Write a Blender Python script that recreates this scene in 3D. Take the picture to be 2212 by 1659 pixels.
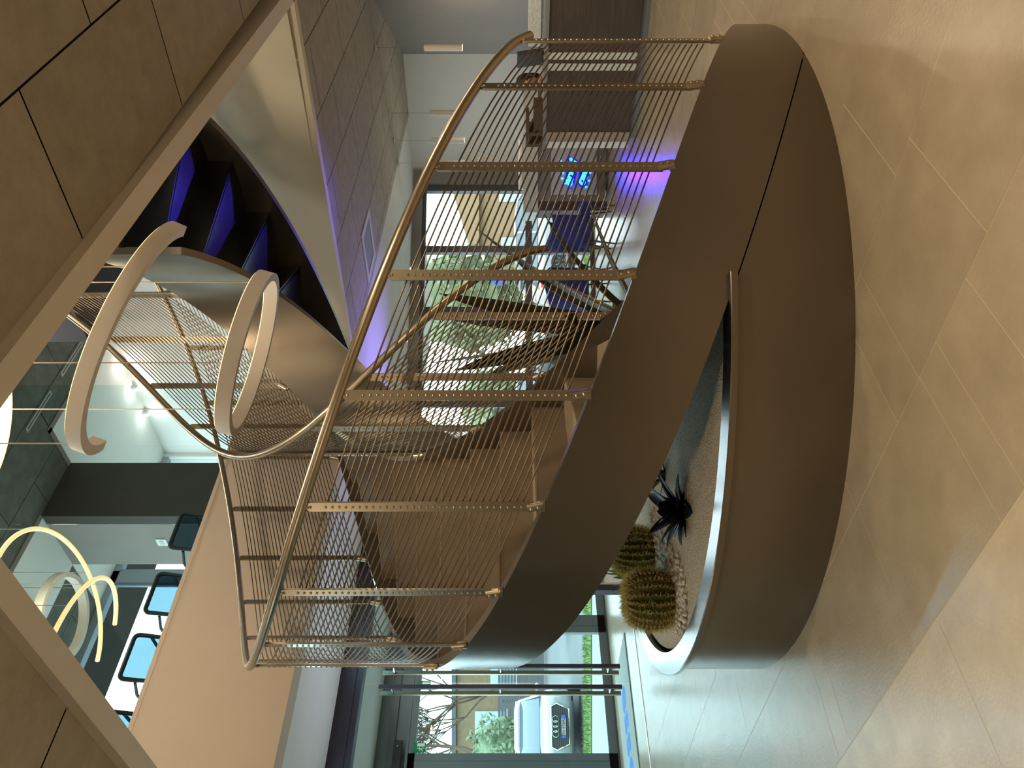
import bpy, bmesh, math, random
from math import sin, cos, pi, radians
from mathutils import Vector, Matrix

for o in list(bpy.data.objects):
    bpy.data.objects.remove(o, do_unlink=True)
scene = bpy.context.scene
COL = scene.collection

# ------------------------------------------------------------------ camera
# world X runs right-and-away, world Y left-and-away, both along the building
# grid; the phone was held on its side, so the camera is rolled by 90 degrees.
AZ = radians(42.7)
RV = Vector((sin(AZ), -cos(AZ), 0.0))      # towards the right of the upright view
FV = Vector((cos(AZ), sin(AZ), 0.0))       # viewing direction
EYE = Vector((0.0, 0.0, 1.35))
cam_data = bpy.data.cameras.new('camera')
cam_data.sensor_fit = 'HORIZONTAL'
cam_data.sensor_width = 36.0
cam_data.lens = 36.0 * 1710.0 / 2212.0
cam_data.clip_start = 0.05
cam_data.clip_end = 300.0
cam = bpy.data.objects.new('camera', cam_data)
COL.objects.link(cam)
cx_, cy_, cz_ = Vector((0, 0, -1)), RV, -FV
cam.matrix_world = Matrix(((cx_.x, cy_.x, cz_.x, EYE.x), (cx_.y, cy_.y, cz_.y, EYE.y),
                           (cx_.z, cy_.z, cz_.z, EYE.z), (0, 0, 0, 1)))
scene.camera = cam

# ------------------------------------------------------------------ look, world, lamps
scene.view_settings.view_transform = 'Standard'
scene.view_settings.look = 'None'
scene.view_settings.gamma = 1.0
scene.view_settings.use_curve_mapping = False
scene.view_settings.exposure = 0.12
scene.cycles.max_bounces = 8
scene.cycles.diffuse_bounces = 4
scene.cycles.glossy_bounces = 4
scene.cycles.transmission_bounces = 6
scene.cycles.transparent_max_bounces = 24
scene.cycles.sample_clamp_indirect = 4.0
scene.cycles.caustics_reflective = False
scene.cycles.caustics_refractive = False
scene.cycles.use_denoising = True

world = bpy.data.worlds.new('overcast_sky')
scene.world = world
world.use_nodes = True
wn = world.node_tree.nodes
wl = world.node_tree.links
wbg = wn['Background']
wtc = wn.new('ShaderNodeTexCoord')
wno = wn.new('ShaderNodeTexNoise'); wno.inputs['Scale'].default_value = 2.2; wno.inputs['Detail'].default_value = 5
wcr = wn.new('ShaderNodeValToRGB')
wcr.color_ramp.elements[0].position = 0.35; wcr.color_ramp.elements[0].color = (0.64, 0.84, 0.94, 1)
wcr.color_ramp.elements[1].position = 0.65; wcr.color_ramp.elements[1].color = (0.84, 0.97, 1.0, 1)
wl.new(wtc.outputs['Generated'], wno.inputs['Vector'])
wl.new(wno.outputs['Fac'], wcr.inputs['Fac'])
wl.new(wcr.outputs['Color'], wbg.inputs['Color'])
wbg.inputs['Strength'].default_value = 6.2


def area(name, loc, aim, size, energy, color, size_y=None, portal=False, spread=None):
    l = bpy.data.lights.new(name, 'AREA')
    l.energy = energy; l.color = color; l.size = size
    l.shape = 'RECTANGLE' if size_y else 'DISK'
    if size_y: l.size_y = size_y
    if spread: l.spread = radians(spread)
    if portal: l.cycles.is_portal = True
    o = bpy.data.objects.new(name, l)
    COL.objects.link(o)
    o.location = loc
    d = Vector(aim) - Vector(loc)
    o.rotation_euler = d.to_track_quat('-Z', 'Z' if abs(d.normalized().z) < 0.9 else 'Y').to_euler()
    return o


WARM = (1.0, 0.81, 0.56)
# recessed ceiling lamps of the hall behind and beside the camera
for i, (x, y, e) in enumerate([(0.2, -0.9, 34), (2.4, 0.3, 34), (4.6, 0.2, 34), (6.8, 0.4, 30), (-0.9, 1.6, 34),
                               (-0.6, 3.4, 22), (0.2, 5.2, 12), (8.6, 3.4, 10), (7.2, 2.4, 14)]):
    area('downlight_lamp', (x, y, 2.93), (x, y, 0), 0.14, e, WARM)
# daylight through the glazed entrance, the slanted window wall and the upper windows
area('entrance_daylight', (3.6, 10.32, 1.35), (3.6, 5, 1.35), 6.2, 0, (1, 1, 1), 2.6, portal=True)
area('window_wall_daylight', (9.6, 8.45, 1.4), (6.6, 4.2, 1.4), 5.6, 0, (1, 1, 1), 2.9, portal=True)
area('upper_window_daylight', (1.7, 9.45, 5.4), (1.7, 5, 5.4), 13.2, 0, (1, 1, 1), 2.8, portal=True)
# blue light of the illuminated sign and the light strip by the window wall, plus added fills
BLUE = (0.03, 0.0, 1.0)
area('sign_glow_lamp', (9.75, 5.15, 0.55), (8.5, 4.55, 0.0), 0.3, 6.5, BLUE, 0.2, spread=75)
area('stair_soffit_fill', (8.7, 4.75, 0.35), (5.1, 3.2, 3.5), 0.2, 2.4, (0.10, 0.06, 1.0), 0.2, spread=26)  # added fill aimed at the stair underside, no fixture there
area('entrance_soffit_fill', (4.3, 7.5, 1.0), (3.7, 6.9, 3.15), 0.4, 7, (0.64, 0.74, 1.0), spread=110)  # unseen fill added to tint the soffit near the inner doors
area('void_fascia_fill', (4.5, 5.0, 6.75), (4.9, 4.4, 4.0), 0.2, 44, (1.0, 0.94, 0.84))  # fill added high over the void to brighten the cream fascia
area('light_strip_lamp', (7.4, 6.9, 1.2), (6.9, 6.1, 3.0), 0.5, 16, (0.28, 0.20, 1.0), spread=100)


def bulb(name, loc, energy, color, r=.06):
    l = bpy.data.lights.new(name, 'POINT'); l.energy = energy; l.color = color; l.shadow_soft_size = r
    o = bpy.data.objects.new(name, l); COL.objects.link(o); o.location = loc
    return o


# light of the lit ring lamp in the void, of an added fill upstairs, and of the row of cylinder pendants
bulb('ring_and_fill_light', (2.735, 2.787, 4.25), 120, WARM, .25)
bulb('ring_and_fill_light', (3.86, 6.43, 5.75), 20, WARM, .25)  # added fill at the reflection arcs, no lamp hangs there
for x_, y_ in ((9.72, 3.476), (10.25, 4.521), (10.38, 4.971), (10.54, 5.392)):
    bulb('pendant_light', (x_, y_, 1.90), 3.5, (1.0, 0.86, 0.68), .03)
for y_ in (7.24, 7.73, 8.24):
    bulb('upper_spot_light', (8.2, y_, 6.62), 2, (1.0, 0.95, 0.88), .03)
for x_ in (2.2, 3.8, 5.4):
    area('vestibule_fill', (x_, 9.0, 3.05), (x_, 9.0, 0), .12, 14, (1.0, 0.97, 0.92))  # unseen downlights added to lift the dark door frames
for x_, y_, e_ in ((1.5, 6.5, 22), (3.0, 6.9, 15), (-0.4, 6.6, 24), (4.6, 7.2, 10), (-1.8, 7.2, 20)):
    area('entrance_hall_fill', (x_, y_, 3.14), (x_, y_, 0), .16, e_, (0.42, 0.84, 1.0))  # made-up cool downlights standing in for daylight on the left floor
for x_, y_ in ((2.0, 7.8), (4.0, 7.8), (7.4, 8.8), (7.2, 5.4), (-1.0, 7.0)):
    area('upper_hall_fill', (x_, y_, 6.77), (x_, y_, 4), .14, 12, (0.95, 0.98, 1.0))  # fill added under the upper ceiling to brighten that storey

# ------------------------------------------------------------------ helpers


def lin(c):
    if isinstance(c, str):
        c = tuple(int(c[i:i + 2], 16) for i in (0, 2, 4))
    out = []
    for v in c:
        v = v / 255.0
        out.append(v / 12.92 if v <= 0.04045 else ((v + 0.055) / 1.055) ** 2.4)
    return (*out, 1.0)


def mat(name, col, rough=0.6, metal=0.0, var=0.0, scale=8.0, bump=0.0, bscale=None, spec=0.5, col2=None,
        emit=None, estr=0.0, stretch=None, attr=False, coat=0.0):
    m = bpy.data.materials.new(name)
    m.use_nodes = True
    nt = m.node_tree; N = nt.nodes; L = nt.links
    b = N['Principled BSDF']
    c = lin(col)
    b.inputs['Base Color'].default_value = c
    b.inputs['Roughness'].default_value = rough
    b.inputs['Metallic'].default_value = metal
    b.inputs['Specular IOR Level'].default_value = spec
    if coat:
        b.inputs['Coat Weight'].default_value = coat; b.inputs['Coat Roughness'].default_value = 0.08
    if emit:
        b.inputs['Emission Color'].default_value = lin(emit); b.inputs['Emission Strength'].default_value = estr
    vec = None
    if var or bump or col2:
        tc = N.new('ShaderNodeTexCoord')
        mp = N.new('ShaderNodeMapping')
        L.new(tc.outputs['Object'], mp.inputs['Vector'])
        if stretch: mp.inputs['Scale'].default_value = stretch
        vec = mp.outputs['Vector']
    if var or col2:
        no = N.new('ShaderNodeTexNoise'); no.inputs['Scale'].default_value = scale; no.inputs['Detail'].default_value = 6
        no.inputs['Roughness'].default_value = 0.65
        L.new(vec, no.inputs['Vector'])
        cr = N.new('ShaderNodeValToRGB')
        k = lin(col2) if col2 else None
        lo = tuple(v * (1 - var) for v in c[:3]); hi = k[:3] if k else tuple(min(1, v * (1 + var)) for v in c[:3])
        cr.color_ramp.elements[0].position = 0.3; cr.color_ramp.elements[0].color = (*lo, 1)
        cr.color_ramp.elements[1].position = 0.7; cr.color_ramp.elements[1].color = (*hi, 1)
        L.new(no.outputs['Fac'], cr.inputs['Fac'])
        src = cr.outputs['Color']
        if attr:
            at = N.new('ShaderNodeAttribute'); at.attribute_name = 'tone'
            mx = N.new('ShaderNodeMix'); mx.data_type = 'RGBA'; mx.blend_type = 'MULTIPLY'
            mx.inputs[0].default_value = 1.0
            L.new(src, mx.inputs[6]); L.new(at.outputs['Color'], mx.inputs[7])
            src = mx.outputs[2]
        L.new(src, b.inputs['Base Color'])
    if bump:
        nb = N.new('ShaderNodeTexNoise'); nb.inputs['Scale'].default_value = bscale or scale * 6; nb.inputs['Detail'].default_value = 4
        L.new(vec, nb.inputs['Vector'])
        bp = N.new('ShaderNodeBump'); bp.inputs['Strength'].default_value = bump; bp.inputs['Distance'].default_value = 0.01
        L.new(nb.outputs['Fac'], bp.inputs['Height'])
        L.new(bp.outputs['Normal'], b.inputs['Normal'])
    return m


def glass_mat(name, tint=(235, 246, 246), refl=1.45):
    m = bpy.data.materials.new(name)
    m.use_nodes = True
    nt = m.node_tree; N = nt.nodes; L = nt.links
    N.remove(N['Principled BSDF'])
    out = N['Material Output']
    tr = N.new('ShaderNodeBsdfTransparent'); tr.inputs['Color'].default_value = lin(tint)
    gl = N.new('ShaderNodeBsdfGlossy'); gl.inputs['Roughness'].default_value = 0.02
    fr = N.new('ShaderNodeFresnel'); fr.inputs['IOR'].default_value = refl
    mx = N.new('ShaderNodeMixShader')
    ge = N.new('ShaderNodeNewGeometry')
    inv = N.new('ShaderNodeMath'); inv.operation = 'SUBTRACT'; inv.inputs[0].default_value = 1.0
    mul = N.new('ShaderNodeMath'); mul.operation = 'MULTIPLY'
    L.new(ge.outputs['Backfacing'], inv.inputs[1])
    L.new(fr.outputs['Fac'], mul.inputs[0]); L.new(inv.outputs[0], mul.inputs[1])
    L.new(mul.outputs[0], mx.inputs['Fac'])
    L.new(tr.outputs[0], mx.inputs[1]); L.new(gl.outputs[0], mx.inputs[2])
    L.new(mx.outputs[0], out.inputs['Surface'])
    return m


class MB:
    """collects shapes and links them as one mesh object"""
    def __init__(s):
        s.v = []; s.f = []; s.m = []; s.tone = []

    def add(s, vs, fs, mi=0):
        o = len(s.v)
        s.v += [Vector(p) for p in vs]
        for f in fs:
            s.f.append([i + o for i in f]); s.m.append(mi)
        return s

    def hexa(s, p, mi=0):
        return s.add(p, [(3, 2, 1, 0), (4, 5, 6, 7), (0, 1, 5, 4), (1, 2, 6, 5), (2, 3, 7, 6), (3, 0, 4, 7)], mi)

    def box(s, lo, hi, mi=0):
        (a, b, c), (d, e, f) = lo, hi
        return s.hexa([(a, b, c), (d, b, c), (d, e, c), (a, e, c), (a, b, f), (d, b, f), (d, e, f), (a, e, f)], mi)

    def obox(s, c, size, M=None, mi=0):
        c = Vector(c); h = Vector(size) / 2
        P = [(-1, -1, -1), (1, -1, -1), (1, 1, -1), (-1, 1, -1), (-1, -1, 1), (1, -1, 1), (1, 1, 1), (-1, 1, 1)]
        P = [Vector((x * h.x, y * h.y, z * h.z)) for x, y, z in P]
        if M is not None: P = [M @ p for p in P]
        return s.hexa([c + p for p in P], mi)

    def rbox(s, c, size, r, M=None, mi=0, n=3):
        """box with rounded vertical edges (about its local z)"""
        hx, hy, hz = size[0] / 2, size[1] / 2, size[2] / 2
        r = min(r, hx * .98, hy * .98)
        poly = []
        for (sx, sy, a0) in ((1, 1, 0), (-1, 1, 90), (-1, -1, 180), (1, -1, 270)):
            for k in range(n + 1):
                a = radians(a0 + 90 * k / n)
                poly.append(((hx - r) * sx + r * cos(a), (hy - r) * sy + r * sin(a)))
        rings = []
        for z in (-hz, hz):
            ring = [Vector((x, y, z)) for x, y in poly]
            if M is not None: ring = [M @ p for p in ring]
            rings.append([Vector(c) + p for p in ring])
        return s.loft(rings, True, True, mi)

    def prism(s, poly, z0, z1, mi=0):
        n = len(poly)
        vs = [(x, y, z0) for x, y in poly] + [(x, y, z1) for x, y in poly]
        fs = [tuple(range(n - 1, -1, -1)), tuple(range(n, 2 * n))]
        fs += [(i, (i + 1) % n, n + (i + 1) % n, n + i) for i in range(n)]
        return s.add(vs, fs, mi)

    def loft(s, rings, closed=True, caps=True, mi=0):
        n = len(rings[0]); vs = [p for r in rings for p in r]; fs = []
        for a in range(len(rings) - 1):
            for i in range(n if closed else n - 1):
                j = (i + 1) % n
                fs.append((a * n + i, a * n + j, (a + 1) * n + j, (a + 1) * n + i))
        if caps and closed:
            fs.append(tuple(range(n - 1, -1, -1)))
            e = (len(rings) - 1) * n
            fs.append(tuple(range(e, e + n)))
        return s.add(vs, fs, mi)

    def tube(s, path, r, n=8, mi=0, caps=True, closed=False):
        P = [Vector(p) for p in path]; rings = []
        up = None
        for i, p in enumerate(P):
            if closed: t = P[(i + 1) % len(P)] - P[i - 1]
            else: t = P[min(i + 1, len(P) - 1)] - P[max(i - 1, 0)]
            t.normalize()
            if up is None:
                up = Vector((0, 0, 1)) if abs(t.z) < .9 else Vector((1, 0, 0))
            b = t.cross(up)
            if b.length < 1e-6: b = t.orthogonal()
            b.normalize(); u = b.cross(t).normalized(); up = u
            rr = r[i] if isinstance(r, (list, tuple)) else r
            rings.append([p + b * (rr * cos(2 * pi * k / n)) + u * (rr * sin(2 * pi * k / n)) for k in range(n)])
        if closed: rings.append(rings[0])
        return s.loft(rings, True, caps and not closed, mi)

    def ball(s, c, r, nu=12, nv=8, mi=0, M=None):
        c = Vector(c); r = Vector((r, r, r)) if not hasattr(r, '__len__') else Vector(r)
        vs = []; fs = []
        for j in range(1, nv):
            t = pi * j / nv
            for i in range(nu):
                a = 2 * pi * i / nu
                p = Vector((r.x * sin(t) * cos(a), r.y * sin(t) * sin(a), r.z * cos(t)))
                vs.append(c + (M @ p if M is not None else p))
        top = Vector((0, 0, r.z)); bot = Vector((0, 0, -r.z))
        vs.append(c + (M @ top if M is not None else top)); vs.append(c + (M @ bot if M is not None else bot))
        T = len(vs) - 2; B = T + 1
        for j in range(nv - 2):
            for i in range(nu):
                k = (i + 1) % nu
                fs.append((j * nu + i, (j + 1) * nu + i, (j + 1) * nu + k, j * nu + k))
        for i in range(nu):
            k = (i + 1) % nu
            fs.append((T, i, k)); fs.append((B, (nv - 2) * nu + k, (nv - 2) * nu + i))
        return s.add(vs, fs, mi)

    def lathe(s, prof, n=24, c=(0, 0, 0), mi=0, M=None):
        c = Vector(c); rings = []
        for r, z in prof:
            ring = [Vector((r * cos(2 * pi * k / n), r * sin(2 * pi * k / n), z)) for k in range(n)]
            if M is not None: ring = [M @ p for p in ring]
            rings.append([c + p for p in ring])
        return s.loft(rings, True, True, mi)

    def build(s, name, mats, parent=None, loc=None, smooth=35):
        me = bpy.data.meshes.new(name)
        if parent is not None:
            inv = Matrix.Translation(parent.location) @ parent.rotation_euler.to_matrix().to_4x4()
            if parent.parent is not None:
                inv = Matrix.Translation(parent.parent.location) @ parent.parent.rotation_euler.to_matrix().to_4x4() @ inv
            inv = inv.inverted()
            V = [inv @ p for p in s.v]
        elif loc is not None:
            l = Vector(loc); V = [p - l for p in s.v]
        else:
            V = s.v
        me.from_pydata([tuple(p) for p in V], [], s.f)
        for m in (mats if isinstance(mats, (list, tuple)) else [mats]):
            me.materials.append(m)
        if any(s.m): me.polygons.foreach_set('material_index', s.m)
        bm = bmesh.new(); bm.from_mesh(me)
        bmesh.ops.recalc_face_normals(bm, faces=bm.faces)
        bm.to_mesh(me); bm.free()
        if smooth:
            me.polygons.foreach_set('use_smooth', [True] * len(me.polygons))
            me.set_sharp_from_angle(angle=radians(smooth))
        if s.tone:
            ca = me.color_attributes.new('tone', 'FLOAT_COLOR', 'CORNER')
            k = 0
            for pi_, p in enumerate(me.polygons):
                t = s.tone[pi_]
                for _ in range(p.loop_total):
                    ca.data[k].color = (t, t, t, 1); k += 1
        me.update()
        o = bpy.data.objects.new(name, me)
        COL.objects.link(o)
        if parent is not None: o.parent = parent
        elif loc is not None: o.location = loc
        return o


def tag(o, label, cat, group=None, kind=None):
    o['label'] = label; o['category'] = cat
    if group: o['group'] = group
    if kind: o['kind'] = kind
    return o


def thing(name, label, cat, loc=(0, 0, 0), rz=0.0, group=None):
    o = bpy.data.objects.new(name, None)
    o.empty_display_size = 0.1
    COL.objects.link(o)
    o.location = loc; o.rotation_euler = (0, 0, rz)
    return tag(o, label, cat, group)


def struct(name, mb, m, smooth=35):
    o = mb.build(name, m, smooth=smooth)
    o['kind'] = 'structure'
    return o


def copy_tree(o, parent=None):
    c = o.copy(); COL.objects.link(c)
    if parent is not None: c.parent = parent
    for ch in [x for x in bpy.data.objects if x.parent == o]:
        copy_tree(ch, c)
    return c


def dup(root, loc, rz=0.0, label=None):
    c = copy_tree(root)
    c.location = loc; c.rotation_euler = (0, 0, rz)
    if label: c['label'] = label
    return c


def L3(root, p):
    """local point of a root -> world"""
    return root.location + root.rotation_euler.to_matrix() @ Vector(p)


def text_mesh(txt, size, extrude, place, name, m, parent=None, shear=0.0, offset=0.0, spacing=1.0):
    cu = bpy.data.curves.new('lettering', 'FONT')
    cu.body = txt; cu.size = size; cu.extrude = extrude; cu.align_x = 'CENTER'; cu.align_y = 'CENTER'
    cu.shear = shear; cu.offset = offset; cu.space_character = spacing; cu.resolution_u = 4
    to = bpy.data.objects.new('lettering', cu)
    COL.objects.link(to)
    dg = bpy.context.evaluated_depsgraph_get()
    me = bpy.data.meshes.new_from_object(to.evaluated_get(dg))
    bpy.data.objects.remove(to, do_unlink=True)
    mb = MB()
    mb.add([place @ v.co for v in me.vertices], [tuple(p.vertices) for p in me.polygons])
    bpy.data.meshes.remove(me)
    return mb.build(name, m, parent, smooth=0)


# ------------------------------------------------------------------ materials
M = dict(
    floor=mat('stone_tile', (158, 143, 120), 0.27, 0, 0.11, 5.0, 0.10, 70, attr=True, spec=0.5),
    grout=mat('tile_grout', (196, 176, 146), 0.9, spec=0.1),
    panel=mat('mineral_ceiling_panel', (128, 113, 92), 0.9, 0, 0.22, 5.0, 0.5, 160, spec=0.1),
    groove=mat('panel_groove', (40, 32, 22), 0.9),
    plaster=mat('white_plaster', (226, 222, 214), 0.8, 0, 0.03, 2.0, spec=0.2),
    border=mat('white_ceiling_border', (242, 234, 226), 0.7, 0, 0.02, 2.0, spec=0.2),
    greywall=mat('grey_plaster', (150, 143, 136), 0.8, 0, 0.05, 2.0, spec=0.2),
    darkwall=mat('dark_brown_wall', (66, 60, 48), 0.7, 0, 0.12, 3.0),
    parapet=mat('cream_plaster', (222, 206, 188), 0.75, 0, 0.03, 1.5, spec=0.2),
    steel_paint=mat('satin_bronze_grey_paint', (122, 113, 100), 0.25, 0.8, 0.06, 2.5, 0.02, 90),
    steel=mat('brushed_steel', (174, 160, 138), 0.36, 1.0, 0.06, 30.0),
    polished=mat('polished_steel', (176, 176, 178), 0.24, 1.0, 0.04, 6.0),
    stair_stone=mat('stair_stone', (122, 106, 86), 0.5, 0, 0.16, 4.0, 0.05, 70),
    tread=mat('stair_stone_edge', (140, 124, 100), 0.5, 0, 0.16, 4.0, 0.05, 70),
    cable=mat('dark_steel_cable', (128, 114, 96), 0.36, 1.0),
    soffit=mat('black_lacquer', (10, 10, 12), 0.24, 0, spec=0.6),
    gravel=mat('fine_gravel', (204, 180, 148), 0.9, 0, 0.6, 110.0, 1.0, 120),
    pebble=mat('white_pebble', (206, 196, 180), 0.6, 0, 0.15, 9.0),
    ring=mat('white_lamp_aluminium', (214, 204, 192), 0.5, 0, 0.02, 3),
    lit=mat('lit_lamp_diffuser', (255, 235, 190), 0.5, emit=(255, 214, 150), estr=2.2),
    reflarc=mat('warm_reflection_glow', (255, 225, 170), 0.5, emit=(255, 205, 138), estr=1.0),  # glow that draws lamp reflections in the upper glass
    cord=mat('grey_lamp_cord', (150, 140, 128), 0.5),
    alu=mat('grey_window_frame', (92, 94, 96), 0.45, 0.3),
    darkalu=mat('dark_grey_door_frame', (112, 118, 118), 0.5, 0.2),
    purple=mat('dark_purple_panel', (56, 44, 54), 0.5),
    glass=glass_mat('clear_glass', (246, 250, 250)),
    glass2=glass_mat('green_tinted_glass', (240, 250, 251)),
    wood=mat('dark_oak', (72, 60, 50), 0.55, 0, 0.3, 3.0, 0.1, 40, stretch=(1, 1, 12)),
    brownwood=mat('walnut', (84, 60, 42), 0.5, 0, 0.25, 4.0, stretch=(1, 9, 1)),
    whitestone=mat('white_split_stone', (206, 210, 204), 0.85, 0, 0.12, 18.0, 1.0, 40),
    stone=mat('beige_split_stone', (160, 148, 130), 0.85, 0, 0.2, 18.0, 1.0, 40),
    black=mat('black_plastic', (20, 22, 22), 0.5),
    mesh=glass_mat('grey_chair_mesh', (150, 168, 176), 1.05),
    darkscreen=mat('dark_monitor_back', (56, 56, 54), 0.7),
    bluefab=mat('royal_blue_upholstery', (22, 44, 120), 0.8, 0, 0.1, 30),
    leaf=mat('green_leaf', (70, 92, 40), 0.55, 0, 0.3, 6.0),
    darkleaf=mat('dark_green_leaf', (26, 32, 18), 0.5, 0, 0.3, 6.0),
    leafedge=mat('yellow_leaf_edge', (134, 124, 52), 0.55, 0, 0.15, 10),
    blackleaf=mat('black_succulent_leaf', (18, 14, 14), 0.55, 0, 0.2, 10),
    cactus=mat('cactus_green', (76, 80, 34), 0.7, 0, 0.25, 14.0),
    spine=mat('cactus_spine', (214, 194, 118), 0.6),
    vent=mat('white_vent', (212, 210, 206), 0.6),
    ventgrey=mat('grey_vent_face', (150, 148, 146), 0.7),
    skin=mat('skin', (196, 150, 122), 0.55),
    hair=mat('dark_hair', (24, 14, 12), 0.6),
    shirt=mat('pale_pink_shirt', (214, 178, 176), 0.85),
    neon=mat('blue_neon', (80, 190, 255), 0.4, emit=(50, 165, 255), estr=2.6),
    neonhalo=mat('blue_neon_halo', (20, 10, 220), 0.4, emit=(8, 0, 255), estr=1.1),  # the neon's blue halo, put into glowing letters behind
    signboard=mat('grey_sign_board', (196, 198, 204), 0.35),
    greydesk=mat('grey_counter_panel', (130, 128, 126), 0.5),
    paper=mat('white_paper', (235, 235, 232), 0.7),
    blueink=mat('blue_print', (70, 80, 170), 0.7),
    mat=mat('grey_doormat', (150, 156, 150), 0.95, 0, 0.06, 60, 0.2, 300),
    matblue=mat('blue_doormat_letter', (36, 118, 205), 0.9),
    exit=mat('exit_sign_green', (16, 128, 84), 0.4),
    exitw=mat('exit_sign_white', (226, 240, 232), 0.4),
    darkgrey=mat('dark_rubber', (34, 34, 36), 0.8),
    white=mat('white_enamel', (232, 232, 230), 0.4),
    red=mat('red_plastic', (190, 40, 34), 0.4),
    orange=mat('orange_terracotta', (226, 120, 66), 0.8),
    # outside
    asphalt=mat('asphalt', (97, 98, 98), 0.9, 0, 0.1, 3),
    paving=mat('pale_paving', (126, 130, 131), 0.85, 0, 0.05, 6),
    grass=mat('lawn', (77, 101, 39), 0.95, 0, 0.25, 14, 0.5, 120),
    carwhite=mat('white_car_paint', (145, 148, 151), 0.22, 0.0, coat=0.6),
    carsilver=mat('silver_car_paint', (97, 103, 109), 0.25, 0.5, coat=0.5),
    carglass=mat('car_glass', (77, 91, 101), 0.08, 0.2, spec=0.8),
    chrome=mat('chrome', (225, 228, 230), 0.12, 1.0),
    grille=mat('car_grille', (58, 60, 62), 0.45, 0.2),
    plate=mat('number_plate_white', (145, 148, 147), 0.5),
    plateblue=mat('number_plate_blue', (40, 86, 190), 0.5),
    tyre=mat('tyre', (26, 26, 28), 0.9),
    taillight=mat('red_tail_light', (200, 30, 30), 0.3),
    ochre=mat('ochre_render', (133, 110, 81), 0.9, 0, 0.06, 1.5),
    tan=mat('tan_brick', (121, 100, 75), 0.9, 0, 0.12, 4.0),
    winblue=mat('house_window', (150, 168, 182), 0.2),
    slat=mat('grey_slat_fence', (77, 81, 83), 0.7),
    bark=mat('bark', (96, 80, 62), 0.9, 0, 0.2, 12),
    treeleaf=mat('tree_foliage', (108, 122, 92), 0.8, 0, 0.3, 3),
    darkfoliage=mat('evergreen_foliage', (96, 112, 82), 0.8, 0, 0.35, 3),
    signblue=mat('blue_traffic_sign', (40, 90, 210), 0.4),
)

# ================================================================== THE BUILDING
FA = Vector((12.01, 6.59, 0)); FB = Vector((6.96, 10.15, 0))      # slanted window wall
FD = (FB - FA).normalized(); FN = Vector((-FD.y, FD.x, 0))         # FN points indoors
if FN.dot(Vector((5, 4, 0)) - FA) < 0: FN = -FN


def clip_outside(o, p, n):
    bm = bmesh.new(); bm.from_mesh(o.data)
    bmesh.ops.bisect_plane(bm, geom=bm.verts[:] + bm.edges[:] + bm.faces[:], plane_co=p, plane_no=n, clear_outer=True)
    bm.to_mesh(o.data); bm.free()


# ---- floor: rows of 0.6 m across X, joints of irregular spacing along Y
rnd = random.Random(4)
fl = MB()
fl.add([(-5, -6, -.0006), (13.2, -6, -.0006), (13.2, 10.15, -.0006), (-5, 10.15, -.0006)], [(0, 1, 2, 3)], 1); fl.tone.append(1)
x = 1.345 - 0.6 * 11
row = -11
known = {0: [-0.44, 1.365, 1.612, 1.762, 2.45, 3.2], 1: [0.3, 1.21, 1.768, 1.98, 2.47, 3.35]}
while x < 13.2:
    ys = [-6.0]
    if row in known:
        ys += [-5.0, -3.8, -2.6, -1.6] + known[row]
    while ys[-1] < 10.15:
        ys.append(min(10.15, ys[-1] + rnd.choice([1.2, 1.2, 0.6, 0.3, 0.15, 0.9])))
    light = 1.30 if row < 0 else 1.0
    for a, b in zip(ys, ys[1:]):
        g = .0015
        fl.add([(x + g, a + g, 0), (x + .6 - g, a + g, 0), (x + .6 - g, b - g, 0), (x + g, b - g, 0)], [(0, 1, 2, 3)], 0)
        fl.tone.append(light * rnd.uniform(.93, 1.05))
    x += 0.6; row += 1
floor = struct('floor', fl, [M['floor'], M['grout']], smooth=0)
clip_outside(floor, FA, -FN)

# ---- panelled ceilings
rnd = random.Random(9)


def panels(mb, x0, x1, y0, y1, z, ph_y, ph_x, flip=False):
    k0 = math.floor((y0 - ph_y) / .6)
    y = ph_y + k0 * .6; i = k0
    g = .0045
    while y < y1:
        xx = ph_x + (.62 if i % 2 else 0.0) + math.floor((x0 - ph_x) / 1.24 - 1) * 1.24
        while xx < x1:
            a, b = max(x0, xx + g), min(x1, xx + 1.24 - g)
            c, d = max(y0, y + g), min(y1, y + .6 - g)
            if b - a > .02 and d - c > .02:
                mb.add([(a, c, z), (b, c, z), (b, d, z), (a, d, z)], [(0, 1, 2, 3)], 0)
                mb.tone.append(rnd.uniform(.94, 1.06))
            xx += 1.24
        y += .6; i += 1


def slab(mb, lo, hi, mi=1):
    n = len(mb.f); mb.box(lo, hi, mi); mb.tone += [1] * (len(mb.f) - n)


ce = MB()
panels(ce, -5, 13, -6, 1.67, 3.0, 1.07, 2.615)
panels(ce, -5, 1.345, 1.67, 5.49, 3.0, 1.07, 2.615)
panels(ce, 6.12, 13, 1.70, 5.42, 3.0, 1.09, 2.9)
slab(ce, (-5, -6, 3.012), (13, 1.67, 3.9)); slab(ce, (-5, 1.67, 3.012), (1.345, 5.49, 3.9)); k_ = len(ce.f); ce.prism([(6.23, 1.67), (13, 1.67), (13, 5.42), (6.09, 5.42)], 3.012, 3.9, 1); ce.tone += [1] * (len(ce.f) - k_)
PANEL_ATTR = mat('mineral_ceiling_panel_tiles', (184, 176, 162), 0.9, 0, 0.13, 7.0, 0.5, 160, spec=0.1, attr=True)
struct('ceiling', ce, [PANEL_ATTR, M['groove']], smooth=0)
cw = MB()
cw.box((6.16, 5.42, 3.0), (13, 10.15, 3.9))
cw.box((-5, 5.69, 3.155), (6.16, 7.93, 3.9)); cw.box((-5, 7.93, 3.07), (6.97, 10.15, 3.9))
wc = struct('ceiling_white', cw, M['plaster'], smooth=0)
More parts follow.
